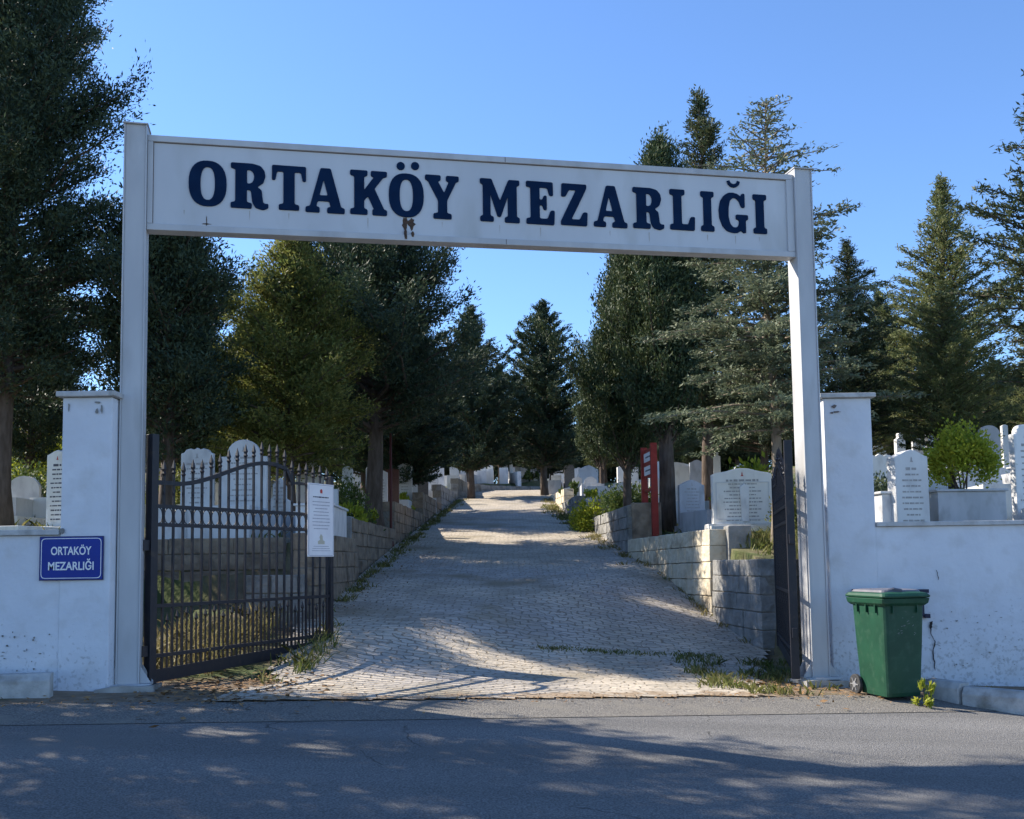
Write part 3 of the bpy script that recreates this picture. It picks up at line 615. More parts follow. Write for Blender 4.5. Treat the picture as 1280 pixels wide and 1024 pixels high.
# notice on the gate
nb_ = thing('notice_board', 'tall white printed notice fixed to the left iron gate', 'notice', (hp.x, hp.y, 0), ga)
x0, x1 = gL*.825, gL*1.0; xm = (x0+x1)/2; nw = x1-x0
def nz(py, t): return UZ(py, 640+F*(hp.x+(ep.x-hp.x)*t)/(hp.y+(ep.y-hp.y)*t), hp.y+(ep.y-hp.y)*t)
nt0, nt1 = nz(605, .9), nz(696, .9); nh = nt0-nt1; nzc = (nt0+nt1)/2
MB().box((xm, -.045, nzc), (nw, .012, nh)).build('panel', 'paper', nb_, bevel=.002)
b = MB(); f_ = .008
for s in (-1, 1): b.box((xm+s*(nw/2-.014), -.0525, nzc), (f_*.7, .002, nh-.04)); b.box((xm, -.0525, nzc+s*(nh/2-.014)), (nw-.05, .002, f_*.7))
b.build('border', 'ink_faint', nb_)
b = MB(); b.tube([(xm, -.052, nzc+nh*.40), (xm, -.054, nzc+nh*.40)], [.022, .022], 14); b.prism([(xm-.02, nzc+nh*.37), (xm+.022, nzc+nh*.37), (xm+.004, nzc+nh*.425)], -.0552, -.0522); b.build('emblem', 'ink_red', nb_)
b = MB(); rd = random.Random(4)
def words(b, xc, z, wd_, h, y0, rd, gap=.25):
    x = xc-wd_/2
    while x < xc+wd_/2:
        wl = rd.uniform(.5, 2.2)*h*1.6; wl = min(wl, xc+wd_/2-x)
        if wl > h*.4: b.box((x+wl/2, y0, z), (wl, .002, h*rd.uniform(.75, 1)))
        x += wl+h*gap*2
words(b, xm, nzc+nh*.315, nw*.62, .017, -.0522, rd); b.build('heading', 'ink', nb_)
b = MB()
for i in range(9): words(b, xm, nzc+nh*(.25-.046*i), nw*rd.uniform(.45, .68), .010, -.0522, rd)
for i in range(3): words(b, xm, nzc+nh*(-.36-.03*i), nw*rd.uniform(.5, .75), .007, -.0522, rd)
b.build('small_print', 'ink_faint', nb_)
b = MB(); b.prism([(xm-.06, nzc-nh*.33), (xm+.06, nzc-nh*.33), (xm+.065, nzc-nh*.29), (xm+.03, nzc-nh*.275), (xm+.025, nzc-nh*.22), (xm-.005, nzc-nh*.19), (xm-.03, nzc-nh*.23), (xm-.02, nzc-nh*.27), (xm-.06, nzc-nh*.29)], -.0535, -.0515); b.build('picture', 'ink_gold', nb_)

# ------------------------------------------------------------------ whitewashed walls and pillars
def wavy_box(b, x0, x1, y0, y1, z0, z1, nx, nz_, amp, seed):
    """wall body with slightly uneven plaster front; grid front, plain other faces"""
    i = len(b.v)
    for a in range(nx+1):
        for c in range(nz_+1):
            x = x0+(x1-x0)*a/nx; z = z0+(z1-z0)*c/nz_; e = 0 if a in (0, nx) or c in (0, nz_) else 1
            b.v.append((x, y0+e*amp*mnoise.noise((x*2.3+seed, z*2.3, seed)), z))
    for a in range(nx):
        for c in range(nz_): b.f.append((i+a*(nz_+1)+c, i+(a+1)*(nz_+1)+c, i+(a+1)*(nz_+1)+c+1, i+a*(nz_+1)+c+1))
    o = [(x0, z0), (x1, z0), (x1, z1), (x0, z1)]; j = len(b.v); b.v += [(x, y1, z) for x, z in o]
    n_ = nz_+1; bot = [i+a*n_ for a in range(nx+1)]; topv = [i+a*n_+nz_ for a in range(nx+1)]; lf = [i+c for c in range(n_)]; rt = [i+nx*n_+c for c in range(n_)]
    b.f.append(tuple(bot[::-1])+(j, j+1)); b.f.append(tuple(topv)+(j+2, j+3)); b.f.append(tuple(lf)+(j+3, j)); b.f.append(tuple(rt[::-1])+(j+1, j+2)); b.f.append((j, j+3, j+2, j+1))
YL, YR = 9.35, 11.36
PLx0, PLx1 = U(75, 700, YL).x, U(138, 700, YL).x
ztopL = UZ(497, 110, YL); zcopL = UZ(663, 40, YL); ztopR = UZ(498, 1060, YR); zcopR = UZ(652, 1180, YR)
wl = thing('boundary_wall', 'white plastered boundary wall with tall end pillar left of the gateway', 'wall', (0, 0, 0))
b = MB(); wavy_box(b, -14, PLx0-.001, YL, YL+.26, -.4, zcopL-.05, 60, 10, .012, 2); b.build('wall_body', 'plaster', wl, smooth=False)
b = MB(); wavy_box(b, PLx0, PLx1, YL-.012, YL+.36, -.4, ztopL, 10, 24, .008, 3); b.build('pillar', 'plaster', wl, bevel=.012)
MB().box(((PLx0-14)/2-.001, YL+.13, zcopL-.022), (14+PLx0-.004, .34, .05)).build('coping', 'coping', wl, bevel=.006)
MB().box(((PLx0+PLx1)/2, YL+.17, ztopL+.028), (PLx1-PLx0+.09, .47, .05)).build('pillar_cap', 'coping', wl, bevel=.008)
PRx0, PRx1 = U(1036, 700, YR).x, U(1092, 600, YR).x
wr = thing('boundary_wall', 'white plastered boundary wall with tall end pillar right of the gateway behind the green bin', 'wall', (0, 0, 0))
b = MB(); wavy_box(b, PRx1+.001, 16, YR, YR+.26, -.8, zcopR-.05, 60, 12, .012, 7); b.build('wall_body', 'plaster', wr)
b = MB(); wavy_box(b, PRx0, PRx1, YR-.012, YR+.36, -.8, ztopR, 10, 24, .008, 8); b.build('pillar', 'plaster', wr, bevel=.012)
MB().box(((16+PRx1)/2+.001, YR+.13, zcopR-.022), (16-PRx1-.004, .34, .05)).build('coping', 'coping', wr, bevel=.006)
MB().box(((PRx0+PRx1)/2, YR+.17, ztopR+.028), (PRx1-PRx0+.09, .47, .05)).build('pillar_cap', 'coping', wr, bevel=.008)
# hairline cracks and chipped spots on the right wall and pillars
def crack(parent, pts, y, wdt):
    b = MB(); rd = random.Random(len(pts)*7)
    P_ = []
    for a, c in zip(pts[:-1], pts[1:]):
        for q in range(4): t = q/4; P_.append((a[0]+(c[0]-a[0])*t+rd.uniform(-1, 1), a[1]+(c[1]-a[1])*t+rd.uniform(-1, 1)))
    P_.append(pts[-1]); up, dn = [], []
    for p in P_:
        v = U(p[0], p[1], y); wq = wdt*rd.uniform(.3, 1.3); up.append((v.x-wq, v.z)); dn.append((v.x+wq, v.z))
    for q in range(len(P_)-1): b.quad((up[q][0], y, up[q][1]), (dn[q][0], y, dn[q][1]), (dn[q+1][0], y, dn[q+1][1]), (up[q+1][0], y, up[q+1][1]))
    return b.build('crack', 'crack', parent)
crack(wr, [(1165, 776), (1163, 790), (1168, 803), (1167, 820), (1169, 838)], YR-.014, .006)
crack(wr, [(1164, 777), (1163, 786)], YR-.0145, .017)
crack(wr, [(1171, 712), (1173, 725)], YR-.014, .004)
crack(wr, [(1168, 804), (1176, 808)], YR-.014, .004)
def blots(parent, y, seq, m='crack', seed=1):
    b = MB()
    for i, (px, py, a, c) in enumerate(seq):
        v = U(px, py, y); o_, _ = blot(v.x, v.z, a, c, 0, seed+i, 11); b.prism(o_, y-.0015, y+.002)
    return b.build('chipped_paint', m, parent)
blots(wr, YR-.023, [(1043, 508, .035, .022), (1046, 515, .05, .012), (1040, 516, .02, .012)], 'seam')
blots(wl, YL-.023, [(122, 503, .04, .012), (127, 511, .012, .05), (121, 514, .015, .03), (86, 509, .01, .04)], 'stone_grey', 8)
blots(wl, YL-.024, [(77, 664, .03, .03)], 'stone_grey', 5)
rd = random.Random(5); blots(wr, YR-.015, [(rd.uniform(1175, 1275), rd.uniform(760, 835), rd.uniform(.004, .018), rd.uniform(.004, .010)) for _ in range(26)], 'stone_grey', 30)
rd = random.Random(9); blots(wl, YL-.015, [(rd.uniform(2, 70), rd.uniform(790, 850), rd.uniform(.004, .02), rd.uniform(.004, .012)) for _ in range(18)], 'stone_grey', 60)

# blue name sign on the left wall
bs = thing('name_sign', 'small blue sign with white lettering on the left white wall', 'sign', (0, 0, 0))
a_, c_ = U(50, 671, YL-.03), U(129, 725, YL-.03); sw, sh = c_.x-a_.x, a_.z-c_.z; sx, sz = (a_.x+c_.x)/2, (a_.z+c_.z)/2; ys = YL-.03
bs.location = (sx, ys, sz)
MB().box((0, 0, 0), (sw, .012, sh)).build('backing', 'sign_dark', bs, bevel=.003)
MB().box((0, -.0075, 0), (sw-.02, .003, sh-.02)).build('plate', 'sign_blue', bs)
def rrect(w_, h_, r_): return fillet([(-w_/2, -h_/2), (w_/2, -h_/2), (w_/2, h_/2), (-w_/2, h_/2)], r_)
oo, ii = rrect(sw-.035, sh-.035, .04), rrect(sw-.047, sh-.047, .035); b = MB()
for q in range(len(oo)): r2 = (q+1) % len(oo); b.quad((oo[q][0], -.0105, oo[q][1]), (oo[r2][0], -.0105, oo[r2][1]), (ii[r2][0], -.0105, ii[r2][1]), (ii[q][0], -.0105, ii[q][1]))
b.build('border', 'paint_white', bs, fix=False)
def text(s, size, wid, parent, loc, m, bold=.012, rot=(math.pi/2, 0, 0)):
    tc = bpy.data.curves.new('t', 'FONT'); tc.body = s; tc.size = size; tc.align_x = 'CENTER'; tc.align_y = 'CENTER'; tc.offset = bold*size; tc.extrude = .0012
    o = bpy.data.objects.new('t', tc); COL.objects.link(o); dg = bpy.context.evaluated_depsgraph_get(); dg.update()
    me = bpy.data.meshes.new_from_object(o.evaluated_get(dg)); bpy.data.objects.remove(o); me.materials.clear(); me.materials.append(M[m])
    v = np.array([q.co[:] for q in me.vertices]); v[:, 0] -= (v[:, 0].max()+v[:, 0].min())/2; v[:, 0] *= wid/(v[:, 0].max()-v[:, 0].min())
    for q, c in zip(me.vertices, v): q.co = c
    o = bpy.data.objects.new('lettering', me); COL.objects.link(o); o.parent = parent; o.location = loc; o.rotation_euler = rot; return o
text('ORTAKÖY', .105, sw*.63, bs, (0, -.011, sh*.16), 'paint_white', .018)
text('MEZARLIĞI', .105, sw*.71, bs, (0, -.011, -sh*.185), 'paint_white', .018)

# ------------------------------------------------------------------ stone retaining walls
def stone_wall(label, pts, thick, ztop, m, zlow=None, bh=.24, bw=.42, seed=1, zends=None, cap=None):
    """coursed block wall through pts [(x, y)]; faces outward on both sides; ztop number or (z0, z1)"""
    rd = random.Random(seed); o = thing('retaining_wall', label, 'wall', (pts[0][0], pts[0][1], 0))
    ox, oy = pts[0]; blk, core = MB(), MB()
    tl = sum(math.dist(a, c) for a, c in zip(pts[:-1], pts[1:])); run = 0
    for a, c in zip(pts[:-1], pts[1:]):
        L = math.dist(a, c); ux, uy = (c[0]-a[0])/L, (c[1]-a[1])/L; an = math.atan2(uy, ux)
        def zt_(q):
            t = (run+q)/tl; return ztop if not isinstance(ztop, tuple) else ztop[0]+(ztop[1]-ztop[0])*t
        mid = ((a[0]+c[0])/2, (a[1]+c[1])/2)
        zlo = min(float(low(a[0], a[1])), float(low(c[0], c[1])))-.35 if zlow is None else zlow
        zc_ = min(zt_(0), zt_(L))-.02
        core.box((mid[0]-ox, mid[1]-oy, (zlo+zc_)/2), (L-.02, thick-.05, zc_-zlo), an)
        nrow = max(1, math.ceil((max(zt_(0), zt_(L))-zlo)/bh))
        for r_ in range(nrow):
            q = -rd.uniform(0, bw) if r_ % 2 else 0.0
            while q < L-.02:
                wq = bw*rd.uniform(.7, 1.3); q0, q1 = max(0, q), min(L, q+wq); q += wq
                if q1-q0 < .05: continue
                qm = (q0+q1)/2; zu = zt_(qm)-r_*bh; zd = max(zu-bh, zlo)
                if zu-zd < .03: continue
                j = rd.uniform(-.012, .012)
                px_, py_ = a[0]+ux*qm-ox, a[1]+uy*qm-oy; g = .010
                if float(low(px_+ox, py_+oy)) > zu+.1: continue
                blk.box((px_+rd.uniform(-.012, .012), py_+rd.uniform(-.012, .012), (zu+zd)/2+rd.uniform(-.004, .004)), (q1-q0-g*rd.uniform(.6, 1.8), thick+j*1.6, zu-zd-g*rd.uniform(.7, 1.5)), an+rd.uniform(-.03, .03), taper=rd.uniform(.97, 1.0))
        run += L
    core.build('mortar_core', 'mortar', o); ob = blk.build('stone_courses', m, o, bevel=.012)
    return o
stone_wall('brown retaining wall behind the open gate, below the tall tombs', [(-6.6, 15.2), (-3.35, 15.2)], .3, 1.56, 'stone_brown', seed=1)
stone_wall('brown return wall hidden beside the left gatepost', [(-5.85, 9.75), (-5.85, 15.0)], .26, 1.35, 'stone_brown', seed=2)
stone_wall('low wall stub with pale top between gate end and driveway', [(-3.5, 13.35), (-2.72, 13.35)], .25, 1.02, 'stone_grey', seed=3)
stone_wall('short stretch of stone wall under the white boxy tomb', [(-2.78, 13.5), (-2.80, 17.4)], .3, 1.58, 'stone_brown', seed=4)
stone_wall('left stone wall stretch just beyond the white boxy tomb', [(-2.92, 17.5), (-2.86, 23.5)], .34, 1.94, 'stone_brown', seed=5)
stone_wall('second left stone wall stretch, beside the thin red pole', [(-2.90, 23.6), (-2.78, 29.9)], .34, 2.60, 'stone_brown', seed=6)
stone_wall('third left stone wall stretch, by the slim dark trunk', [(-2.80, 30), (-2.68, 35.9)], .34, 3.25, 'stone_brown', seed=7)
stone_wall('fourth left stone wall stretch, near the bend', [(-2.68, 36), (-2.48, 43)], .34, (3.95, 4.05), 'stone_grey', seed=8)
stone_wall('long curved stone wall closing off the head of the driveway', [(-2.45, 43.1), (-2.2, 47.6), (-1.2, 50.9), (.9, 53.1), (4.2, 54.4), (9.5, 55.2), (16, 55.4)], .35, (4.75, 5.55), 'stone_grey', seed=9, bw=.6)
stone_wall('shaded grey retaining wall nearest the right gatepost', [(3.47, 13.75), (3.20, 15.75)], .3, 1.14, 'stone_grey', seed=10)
stone_wall('short return of grey wall behind the right gate leaf', [(3.65, 13.78), (4.3, 13.78)], .3, 1.13, 'stone_brown', seed=11)
stone_wall('side return wall behind the right white pillar', [(4.3, 11.8), (4.3, 13.6)], .25, 1.2, 'stone_brown', seed=19)
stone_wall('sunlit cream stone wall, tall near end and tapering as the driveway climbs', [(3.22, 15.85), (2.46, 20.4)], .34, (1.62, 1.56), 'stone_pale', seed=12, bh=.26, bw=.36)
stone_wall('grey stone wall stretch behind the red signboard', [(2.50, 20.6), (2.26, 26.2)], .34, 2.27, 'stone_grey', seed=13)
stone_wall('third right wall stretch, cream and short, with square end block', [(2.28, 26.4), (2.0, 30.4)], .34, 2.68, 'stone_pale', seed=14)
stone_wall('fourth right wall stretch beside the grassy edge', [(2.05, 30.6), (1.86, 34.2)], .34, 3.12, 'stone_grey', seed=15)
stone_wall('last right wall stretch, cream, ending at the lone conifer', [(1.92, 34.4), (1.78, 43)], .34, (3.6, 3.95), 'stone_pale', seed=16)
# block piers that close each stretch: the near ends seen in the photo
def pier(label, x, y, zt_, w_, m, d_=.36, h=.8):
    o = thing('block_pier', label, 'pier', (x, y, 0)); 
    MB().box((0, 0, zt_-h/2), (w_, d_, h)).build('block', m, o, bevel=.02); return o
pier('square end block topping the tall end of the sunlit cream wall', 3.50, 15.85, 1.66, .36, 'stone_grey', h=1.3)
pier('square end block on the left wall behind the white boxy tomb', -3.02, 17.62, 1.97, .5, 'stone_grey', h=1.1)
pier('concrete end block on the wall behind the red signboard', 2.72, 20.75, 2.31, .6, 'stone_brown', h=1.2)
pier('concrete end block of the third right wall stretch', 2.52, 26.5, 2.75, .62, 'stone_grey', h=1.2)

# ------------------------------------------------------------------ kerbs
def kerb(label, pts, hgt, m='kerb', wd=.16, seed=1):
    o = thing('kerb', label, 'kerb', (pts[0][0], pts[0][1], 0)); ox, oy = pts[0]
    for a, c in zip(pts[:-1], pts[1:]):
        L = math.dist(a, c); an = math.atan2(c[1]-a[1], c[0]-a[0]); n_ = max(1, round(L/.75))
        for q in range(n_):
            t = (q+.5)/n_; x, y = a[0]+(c[0]-a[0])*t, a[1]+(c[1]-a[1])*t; z = float(low(x, y)); l_ = L/n_-.012; b = MB()
            i = 0
            pr = [(-wd/2, z-.1), (wd/2, z-.1), (wd/2, z+hgt), (-wd/2+.05, z+hgt), (-wd/2, z+hgt-.06)]
            nb0 = len(b.v); ca, sa = math.cos(an), math.sin(an)
            for e in (-l_/2, l_/2): b.v += [(x-ox+e*ca-p[0]*sa, y-oy+e*sa+p[0]*ca, p[1]+random.uniform(-.004, .004)) for p in pr]
            b.f += [tuple(range(nb0, nb0+5)), tuple(range(nb0+9, nb0+4, -1))]+[(nb0+k_, nb0+(k_+1) % 5, nb0+5+(k_+1) % 5, nb0+5+k_) for k_ in range(5)]
            b.build('kerbstone', m, o, bevel=.008)
    return o
k1 = U(-20, 862, 8.95); k2 = U(76, 860, 9.12)
kerb('short grey kerb at the foot of the left white wall', [(-9, 7.9), (-5.2, 8.66), (-4.02, 8.94)], .19)
kerb('pale kerb running from the green bin to the right edge', [(4.15, 10.35), (4.34, 9.95), (4.75, 9.55), (5.6, 9.45), (9, 9.9)], .18)

# ------------------------------------------------------------------ green wheeled bin
bx, by = U(1116, 872, 10.15).x, 10.2; bz0 = float(low(bx, by))+.0
BSX = .88
bn = thing('wheeled_bin', 'green wheeled waste bin with dark lid in front of the right white wall', 'bin', (bx, by, bz0), R(13))
def ring(w_, d_, z, r_=.05): return [(x, y, z) for x, y in rrect(w_, d_, r_)]
def loft(b, rings, cap=True):
    i = len(b.v); n_ = len(rings[0])
    for r_ in rings: b.v += [tuple(p) for p in r_]
    for k_ in range(len(rings)-1):
        for j in range(n_): b.f.append((i+k_*n_+j, i+k_*n_+(j+1) % n_, i+(k_+1)*n_+(j+1) % n_, i+(k_+1)*n_+j))
    if cap: b.f.append(tuple(i+j for j in reversed(range(n_)))); b.f.append(tuple(i+(len(rings)-1)*n_+j for j in range(n_)))
def shift(r_, dx=0, dy=0, dz=0): return [(x+dx, y+dy, z+dz) for x, y, z in r_]
b = MB(); loft(b, [ring(.42, .46, .02, .04), ring(.43, .48, .06, .05), ring(.475, .53, .5, .05), ring(.51, .58, .955, .05)]); b.build('body', 'bin_green', bn, bevel=.006)
b = MB(); loft(b, [ring(.535, .60, .90, .05), ring(.585, .66, .925, .05), ring(.60, .68, .97, .05), ring(.565, .64, .975, .05)]); b.build('rim', 'bin_green', bn, bevel=.004)
b = MB(); loft(b, [ring(.60, .70, .978, .06), ring(.61, .71, .995, .06), ring(.57, .66, 1.02, .06), ring(.40, .48, 1.042, .08)]); lid = b.build('lid', 'bin_green', bn, bevel=.004)
b = MB(); loft(b, [shift(ring(.50, .58, 1.030, .06), 0, .02), shift(ring(.47, .55, 1.050, .06), 0, .02), shift(ring(.36, .42, 1.058, .06), 0, .02)]); b.tube([(-.16, -.24, 1.045), (-.10, -.25, 1.062), (.0, -.25, 1.045)], .016, 6); b.build('lid_panel', 'bin_lid', bn, smooth=False)
for s in (-1, 1):
    for q in (-.16, 0, .16): MB().box((s*.268, q, .875), (.022, .014, .09)).build('rim_rib', 'bin_green', bn)
for q in (-.15, .15): MB().box((q, -.296, .875), (.014, .022, .09)).build('rim_rib', 'bin_green', bn)
b = MB(); b.box((-.12, -.272, .5), (.006, .006, .74)); b.box((.12, -.272, .5), (.006, .006, .74)); 
b = MB(); b.tube([(-.2, .36, .93), (-.2, .41, .945), (.2, .41, .945), (.2, .36, .93)], .014, 8); b.build('handle', 'bin_green', bn, smooth=True)
MB().tube([(-.26, .25, .1), (.26, .25, .1)], .012, 8).build('axle', 'hub_grey', bn)
for s in (-1, 1):
    wh = MB().tube([(s*.235, .25, .1), (s*.240, .25, .1), (s*.270, .25, .1), (s*.275, .25, .1)], [.092, .1, .1, .092], 22).build('wheel', 'rubber', bn, smooth=False, bevel=.003)
    hb_ = MB(); hb_.tube([(s*.276, .25, .1), (s*.282, .25, .1)], .03, 12)
    for q in range(6): a = q*math.pi/3; hb_.bar((s*.278, .25+.02*math.cos(a), .1+.02*math.sin(a)), (s*.278, .25+.07*math.cos(a), .1+.07*math.sin(a)), .010, .012)
    hb_.build('hub', 'hub_grey', wh)
rd = random.Random(3); b = MB()
for _ in range(16):
    x, z = rd.uniform(-.10, .12), rd.gauss(.68, .05); yy = -(.24+(.29-.24)*(z-.06)/.9)-.0045
    l_ = rd.uniform(.008, .03); t = rd.uniform(-.6, .6); b.quad((x, yy, z), (x+l_*math.cos(t), yy, z+l_*math.sin(t)), (x+l_*math.cos(t), yy, z+l_*math.sin(t)+.004), (x, yy, z+.004))
b.build('scratch', 'hub_grey', bn, fix=False)
bn.scale = (BSX, 1, 1.0)
# dark bracket behind the bin
br = thing('wall_bracket', 'dark navy metal bracket on the right white wall behind the bin', 'bracket', (0, 0, 0))
va, vb = U(1066, 739, YR-.05), U(1118, 739, YR-.05); MB().box(((va.x+vb.x)/2, YR-.05, va.z), (vb.x-va.x, .07, .045)).build('rail', 'navy', br)
va, vb = U(1128, 737, YR-.05), U(1161, 770, YR-.05); b = MB().box(((va.x+vb.x)/2, YR-.05, va.z-.02), (vb.x-va.x, .08, .04)); b.box(((va.x+vb.x)/2-.02, YR-.04, (va.z+vb.z)/2-.02), (vb.x-va.x-.06, .05, va.z-vb.z-.04)); b.box((vb.x-.02, YR-.045, vb.z+.0), (.06, .06, .045)); b.build('plate', 'navy', br, bevel=.003)

# ------------------------------------------------------------------ graves
def outline(st, w_, h):
    q = w_/2
    if st == 'round': return [(-q, 0), (q, 0), (q, h-q*.9)]+[(q*math.cos(a), h-q*.9+q*.9*math.sin(a)) for a in np.linspace(.15, math.pi-.15, 11)]+[(-q, h-q*.9)]
    if st == 'shoulder':
        r_ = q*.70; return [(-q, 0), (q, 0), (q, h-r_*1.05), (r_, h-r_*1.05)]+[(r_*math.cos(a), h-r_*.9+r_*.9*math.sin(a)) for a in np.linspace(0, math.pi, 13)]+[(-r_, h-r_*1.05), (-q, h-r_*1.05)]
    if st == 'gable': return [(-q, 0), (q, 0), (q, h-q*.40), (q*.85, h-q*.36), (q*.3, h-q*.08), (0, h), (-q*.3, h-q*.08), (-q*.85, h-q*.36), (-q, h-q*.40)]
    if st == 'ogee': return [(-q, 0), (q, 0), (q*.96, h-q*.35), (q*.78, h-q*.30), (q*.66, h-q*.12), (q*.38, h-q*.05), (q*.18, h-q*.12), (0, h), (-q*.18, h-q*.12), (-q*.38, h-q*.05), (-q*.66, h-q*.12), (-q*.78, h-q*.30), (-q*.96, h-q*.35)]
    if st == 'turban': return [(-q, 0), (q, 0), (q, h-q*1.3), (q*.55, h-q*1.15), (q*.40, h-q*.8), (q*.52, h-q*.45), (q*.30, h-q*.1), (0, h), (-q*.30, h-q*.1), (-q*.52, h-q*.45), (-q*.40, h-q*.8), (-q*.55, h-q*1.15), (-q, h-q*1.3)]
    if st == 'step': return [(-q, 0), (q, 0), (q, h*.55), (q*.6, h*.6), (q*.6, h*.82), (q*.1, h), (-q*.6, h*.86), (-q*.6, h*.62), (-q, h*.58)]
    if st == 'wide': return [(-q, 0), (q, 0), (q, h-q*.20), (q*.9, h-q*.16), (q*.55, h-q*.10), (q*.22, h-q*.01), (0, h+.0), (-q*.22, h-q*.01), (-q*.55, h-q*.10), (-q*.9, h-q*.16), (-q, h-q*.20)]
    return [(-q, 0), (q, 0), (q, h), (-q, h)]
shrubs_on = []
def grave(label, px, Y, top, wpx, st, m=0, rz=0, ln=1.45, box=.42, detail=True, group=None, side=1., nm='gravestone', ins='carved', thick=.11):
    if 410 < px < 652:
        while (px-640)/F*Y > float(XL(Y-(ln+.35 if Y > 42 else 0)))-.40-wpx*Y/F*.62 and Y < 70: Y += .25
    elif px < 700 and Y > 50: Y = max(Y, 57.5)
    if 640 < px < 900:
        while (px-640)/F*Y < float(XR(Y))+.45+wpx*Y/F*.6 and Y < 47: Y += .25
    X = (px-640)/F*Y; z = T(X, Y); h = max(.45, UZ(top, px, Y)-z); w_ = wpx*Y/F; mm = MARB[m] if isinstance(m, int) else m
    o = thing(nm, label, 'gravestone', (X, Y, z), rz, group)
    pl = .16 if h > .8 else .1; sw_ = (w_*1.2 if not detail or px > 410 else max(w_*1.22, .7))*side
    ol = [(x, zz+pl) for x, zz in outline(st, w_, h-pl)]
    hs = MB().prism(ol, -thick/2, thick/2).build('headstone', mm, o, bevel=.010 if detail else 0)
    MB().box((0, 0, pl/2-.1), (w_*1.16, .30, pl+.2-.002)).build('plinth', mm, o, bevel=.008 if detail else 0)
    if box:
        b = MB(); y1, y0 = -.16, -ln; t = .07
        for s in (-1, 1): b.box((s*(sw_/2-t/2), (y0+y1)/2, box/2-.35), (t, y1-y0, box+.7))
        b.box((0, y0+t/2, box/2-.35), (sw_-2*t-.002, t, box+.7)); b.box((0, y1-t/2, box/2-.36), (sw_-2*t-.002, t, box+.68))
        b.build('surround', mm, o, bevel=.008 if detail else 0)
        MB().box((0, (y0+y1)/2, box-.12), (sw_-2*t-.004, y1-y0-2*t-.004, .06)).build('soil_bed', 'soil', o)
    if detail:
        b = MB(); rd = random.Random(int(px)); yf = -thick/2-.0015; hh = h-pl
        for i in range(max(4, int(hh/.075))):
            zz = pl+hh*.80-i*.065*max(1, hh/1.1)
            if zz < pl+.10: break
            words(b, 0, zz, w_*rd.uniform(.35, .66), .026 if i else .04, yf, rd)
        b.build('lettering', ins, o)
        e = MB(); cr_ = min(.03, w_*.05); e.prism([(-cr_, pl+hh*.87), (cr_, pl+hh*.87), (cr_*.35, pl+hh*.89), (cr_*.3, pl+hh*.89+cr_), (0, pl+hh*.89+cr_*1.9), (-cr_*.3, pl+hh*.89+cr_), (-cr_*.35, pl+hh*.89)], yf-.003, yf); e.build('crest', 'ink_red' if m == 2 else 'carved', o)
    return o
G = grave
# behind the open gate
G('tall white marble headstone with wavy top seen through the open gate', 246, 17.0, 560, 42, 'ogee', 1, box=.45)
G('tallest white headstone with rounded crown and square shoulders, seen through the gate', 304, 16.9, 550, 58, 'shoulder', 1, box=.5)
G('stepped white headstone right of the round-crowned one behind the gate', 349, 17.6, 597, 28, 'step', 1, box=.4)
G('pointed white headstone rising above the notice on the gate', 387, 20.5, 574, 34, 'turban', 1, detail=False)
G('wide low white tomb slab low behind the notice', 402, 19.0, 612, 40, 'rect', 1, detail=False, box=.3)
# far left, above the blue sign
G('small round-topped stone right of the leaning trunk at far left', 37, 25, 594, 18, 'round', 1, rz=.1)
G('tiny pale stone beside the leaning trunk', 22, 29, 602, 9, 'rect', 0, detail=False)
G('large old cream headstone half hidden by the left white pillar', 72, 17.0, 563, 30, 'gable', 2, rz=-.2, ins='ink', box=.12)
G('low weathered cream tomb in front of the small round-topped stone', 50, 20, 622, 26, 'rect', 2, box=.12, detail=False)
# left of the drive
G('white headstone just left of the thick dark trunk', 434, 24, 583, 13, 'round', 0)
G('slender headstone just right of the thick dark trunk', 462, 25, 583, 10, 'round', 1)
G('white block-topped headstone left of the maroon one', 477, 25.5, 588, 14, 'gable', 1)
G('dark maroon granite headstone behind the thin red pole', 490, 24.8, 586, 17, 'wide', 'granite_maroon', detail=False)
G('clean white headstone with small dark crest right of the maroon one', 506, 24.8, 579, 18, 'gable', 1)
G('brownish grey headstone right of the clean white one', 528.5, 26.5, 580, 13, 'round', 'granite_grey', detail=False)
G('white headstone directly right of the brownish one', 541, 28.5, 579, 14, 'gable', 1)
G('narrow white headstone left of the slim trunk', 551, 30.5, 583, 8, 'gable', 0, detail=False)
G('white headstone right of the slim trunk', 568, 31, 582, 12, 'gable', 1, detail=False)
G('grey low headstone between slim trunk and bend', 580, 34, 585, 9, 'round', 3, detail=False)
G('big white tomb with knobbed top at the bend of the stone wall', 601, 44.5, 576, 13, 'turban', 0, detail=False, box=.6)
G('thin white post-like stone left of the knobbed tomb', 589, 43, 582, 5, 'gable', 0, detail=False)
G('knob-topped white tomb in the middle of the top row', 630, 52.5, 573, 9, 'turban', 0, detail=False, box=.7)
G('thin leaning white stone beside the middle knob-topped tomb', 639, 52.8, 576, 4, 'gable', 0, detail=False, rz=.3, box=.5)
G('small pale stone between the two knob-topped tombs', 613, 52, 581, 7, 'round', 2, detail=False, box=.6)
G('narrow upright stone right of the thin leaning one', 647, 57, 579, 6, 'gable', 1, detail=False)
G('squat cream tomb in the top row', 655, 58, 583, 9, 'wide', 2, detail=False)
G('round-crowned white stone in the top row left of the lone conifer trunk', 668, 57.5, 580, 9, 'shoulder', 0, detail=False)
G('low pale box tomb next to the lone conifer trunk', 676, 57, 586, 8, 'rect', 1, detail=False)
G('small stone right of the lone conifer trunk', 690, 57, 580, 6, 'round', 1, detail=False)
G('wide low white tomb farther right of the lone trunk', 700, 50, 592, 14, 'wide', 0, detail=False)
G('dark rounded headstone below the small cypress', 712, 46, 580, 13, 'round', 'granite_grey', detail=False)
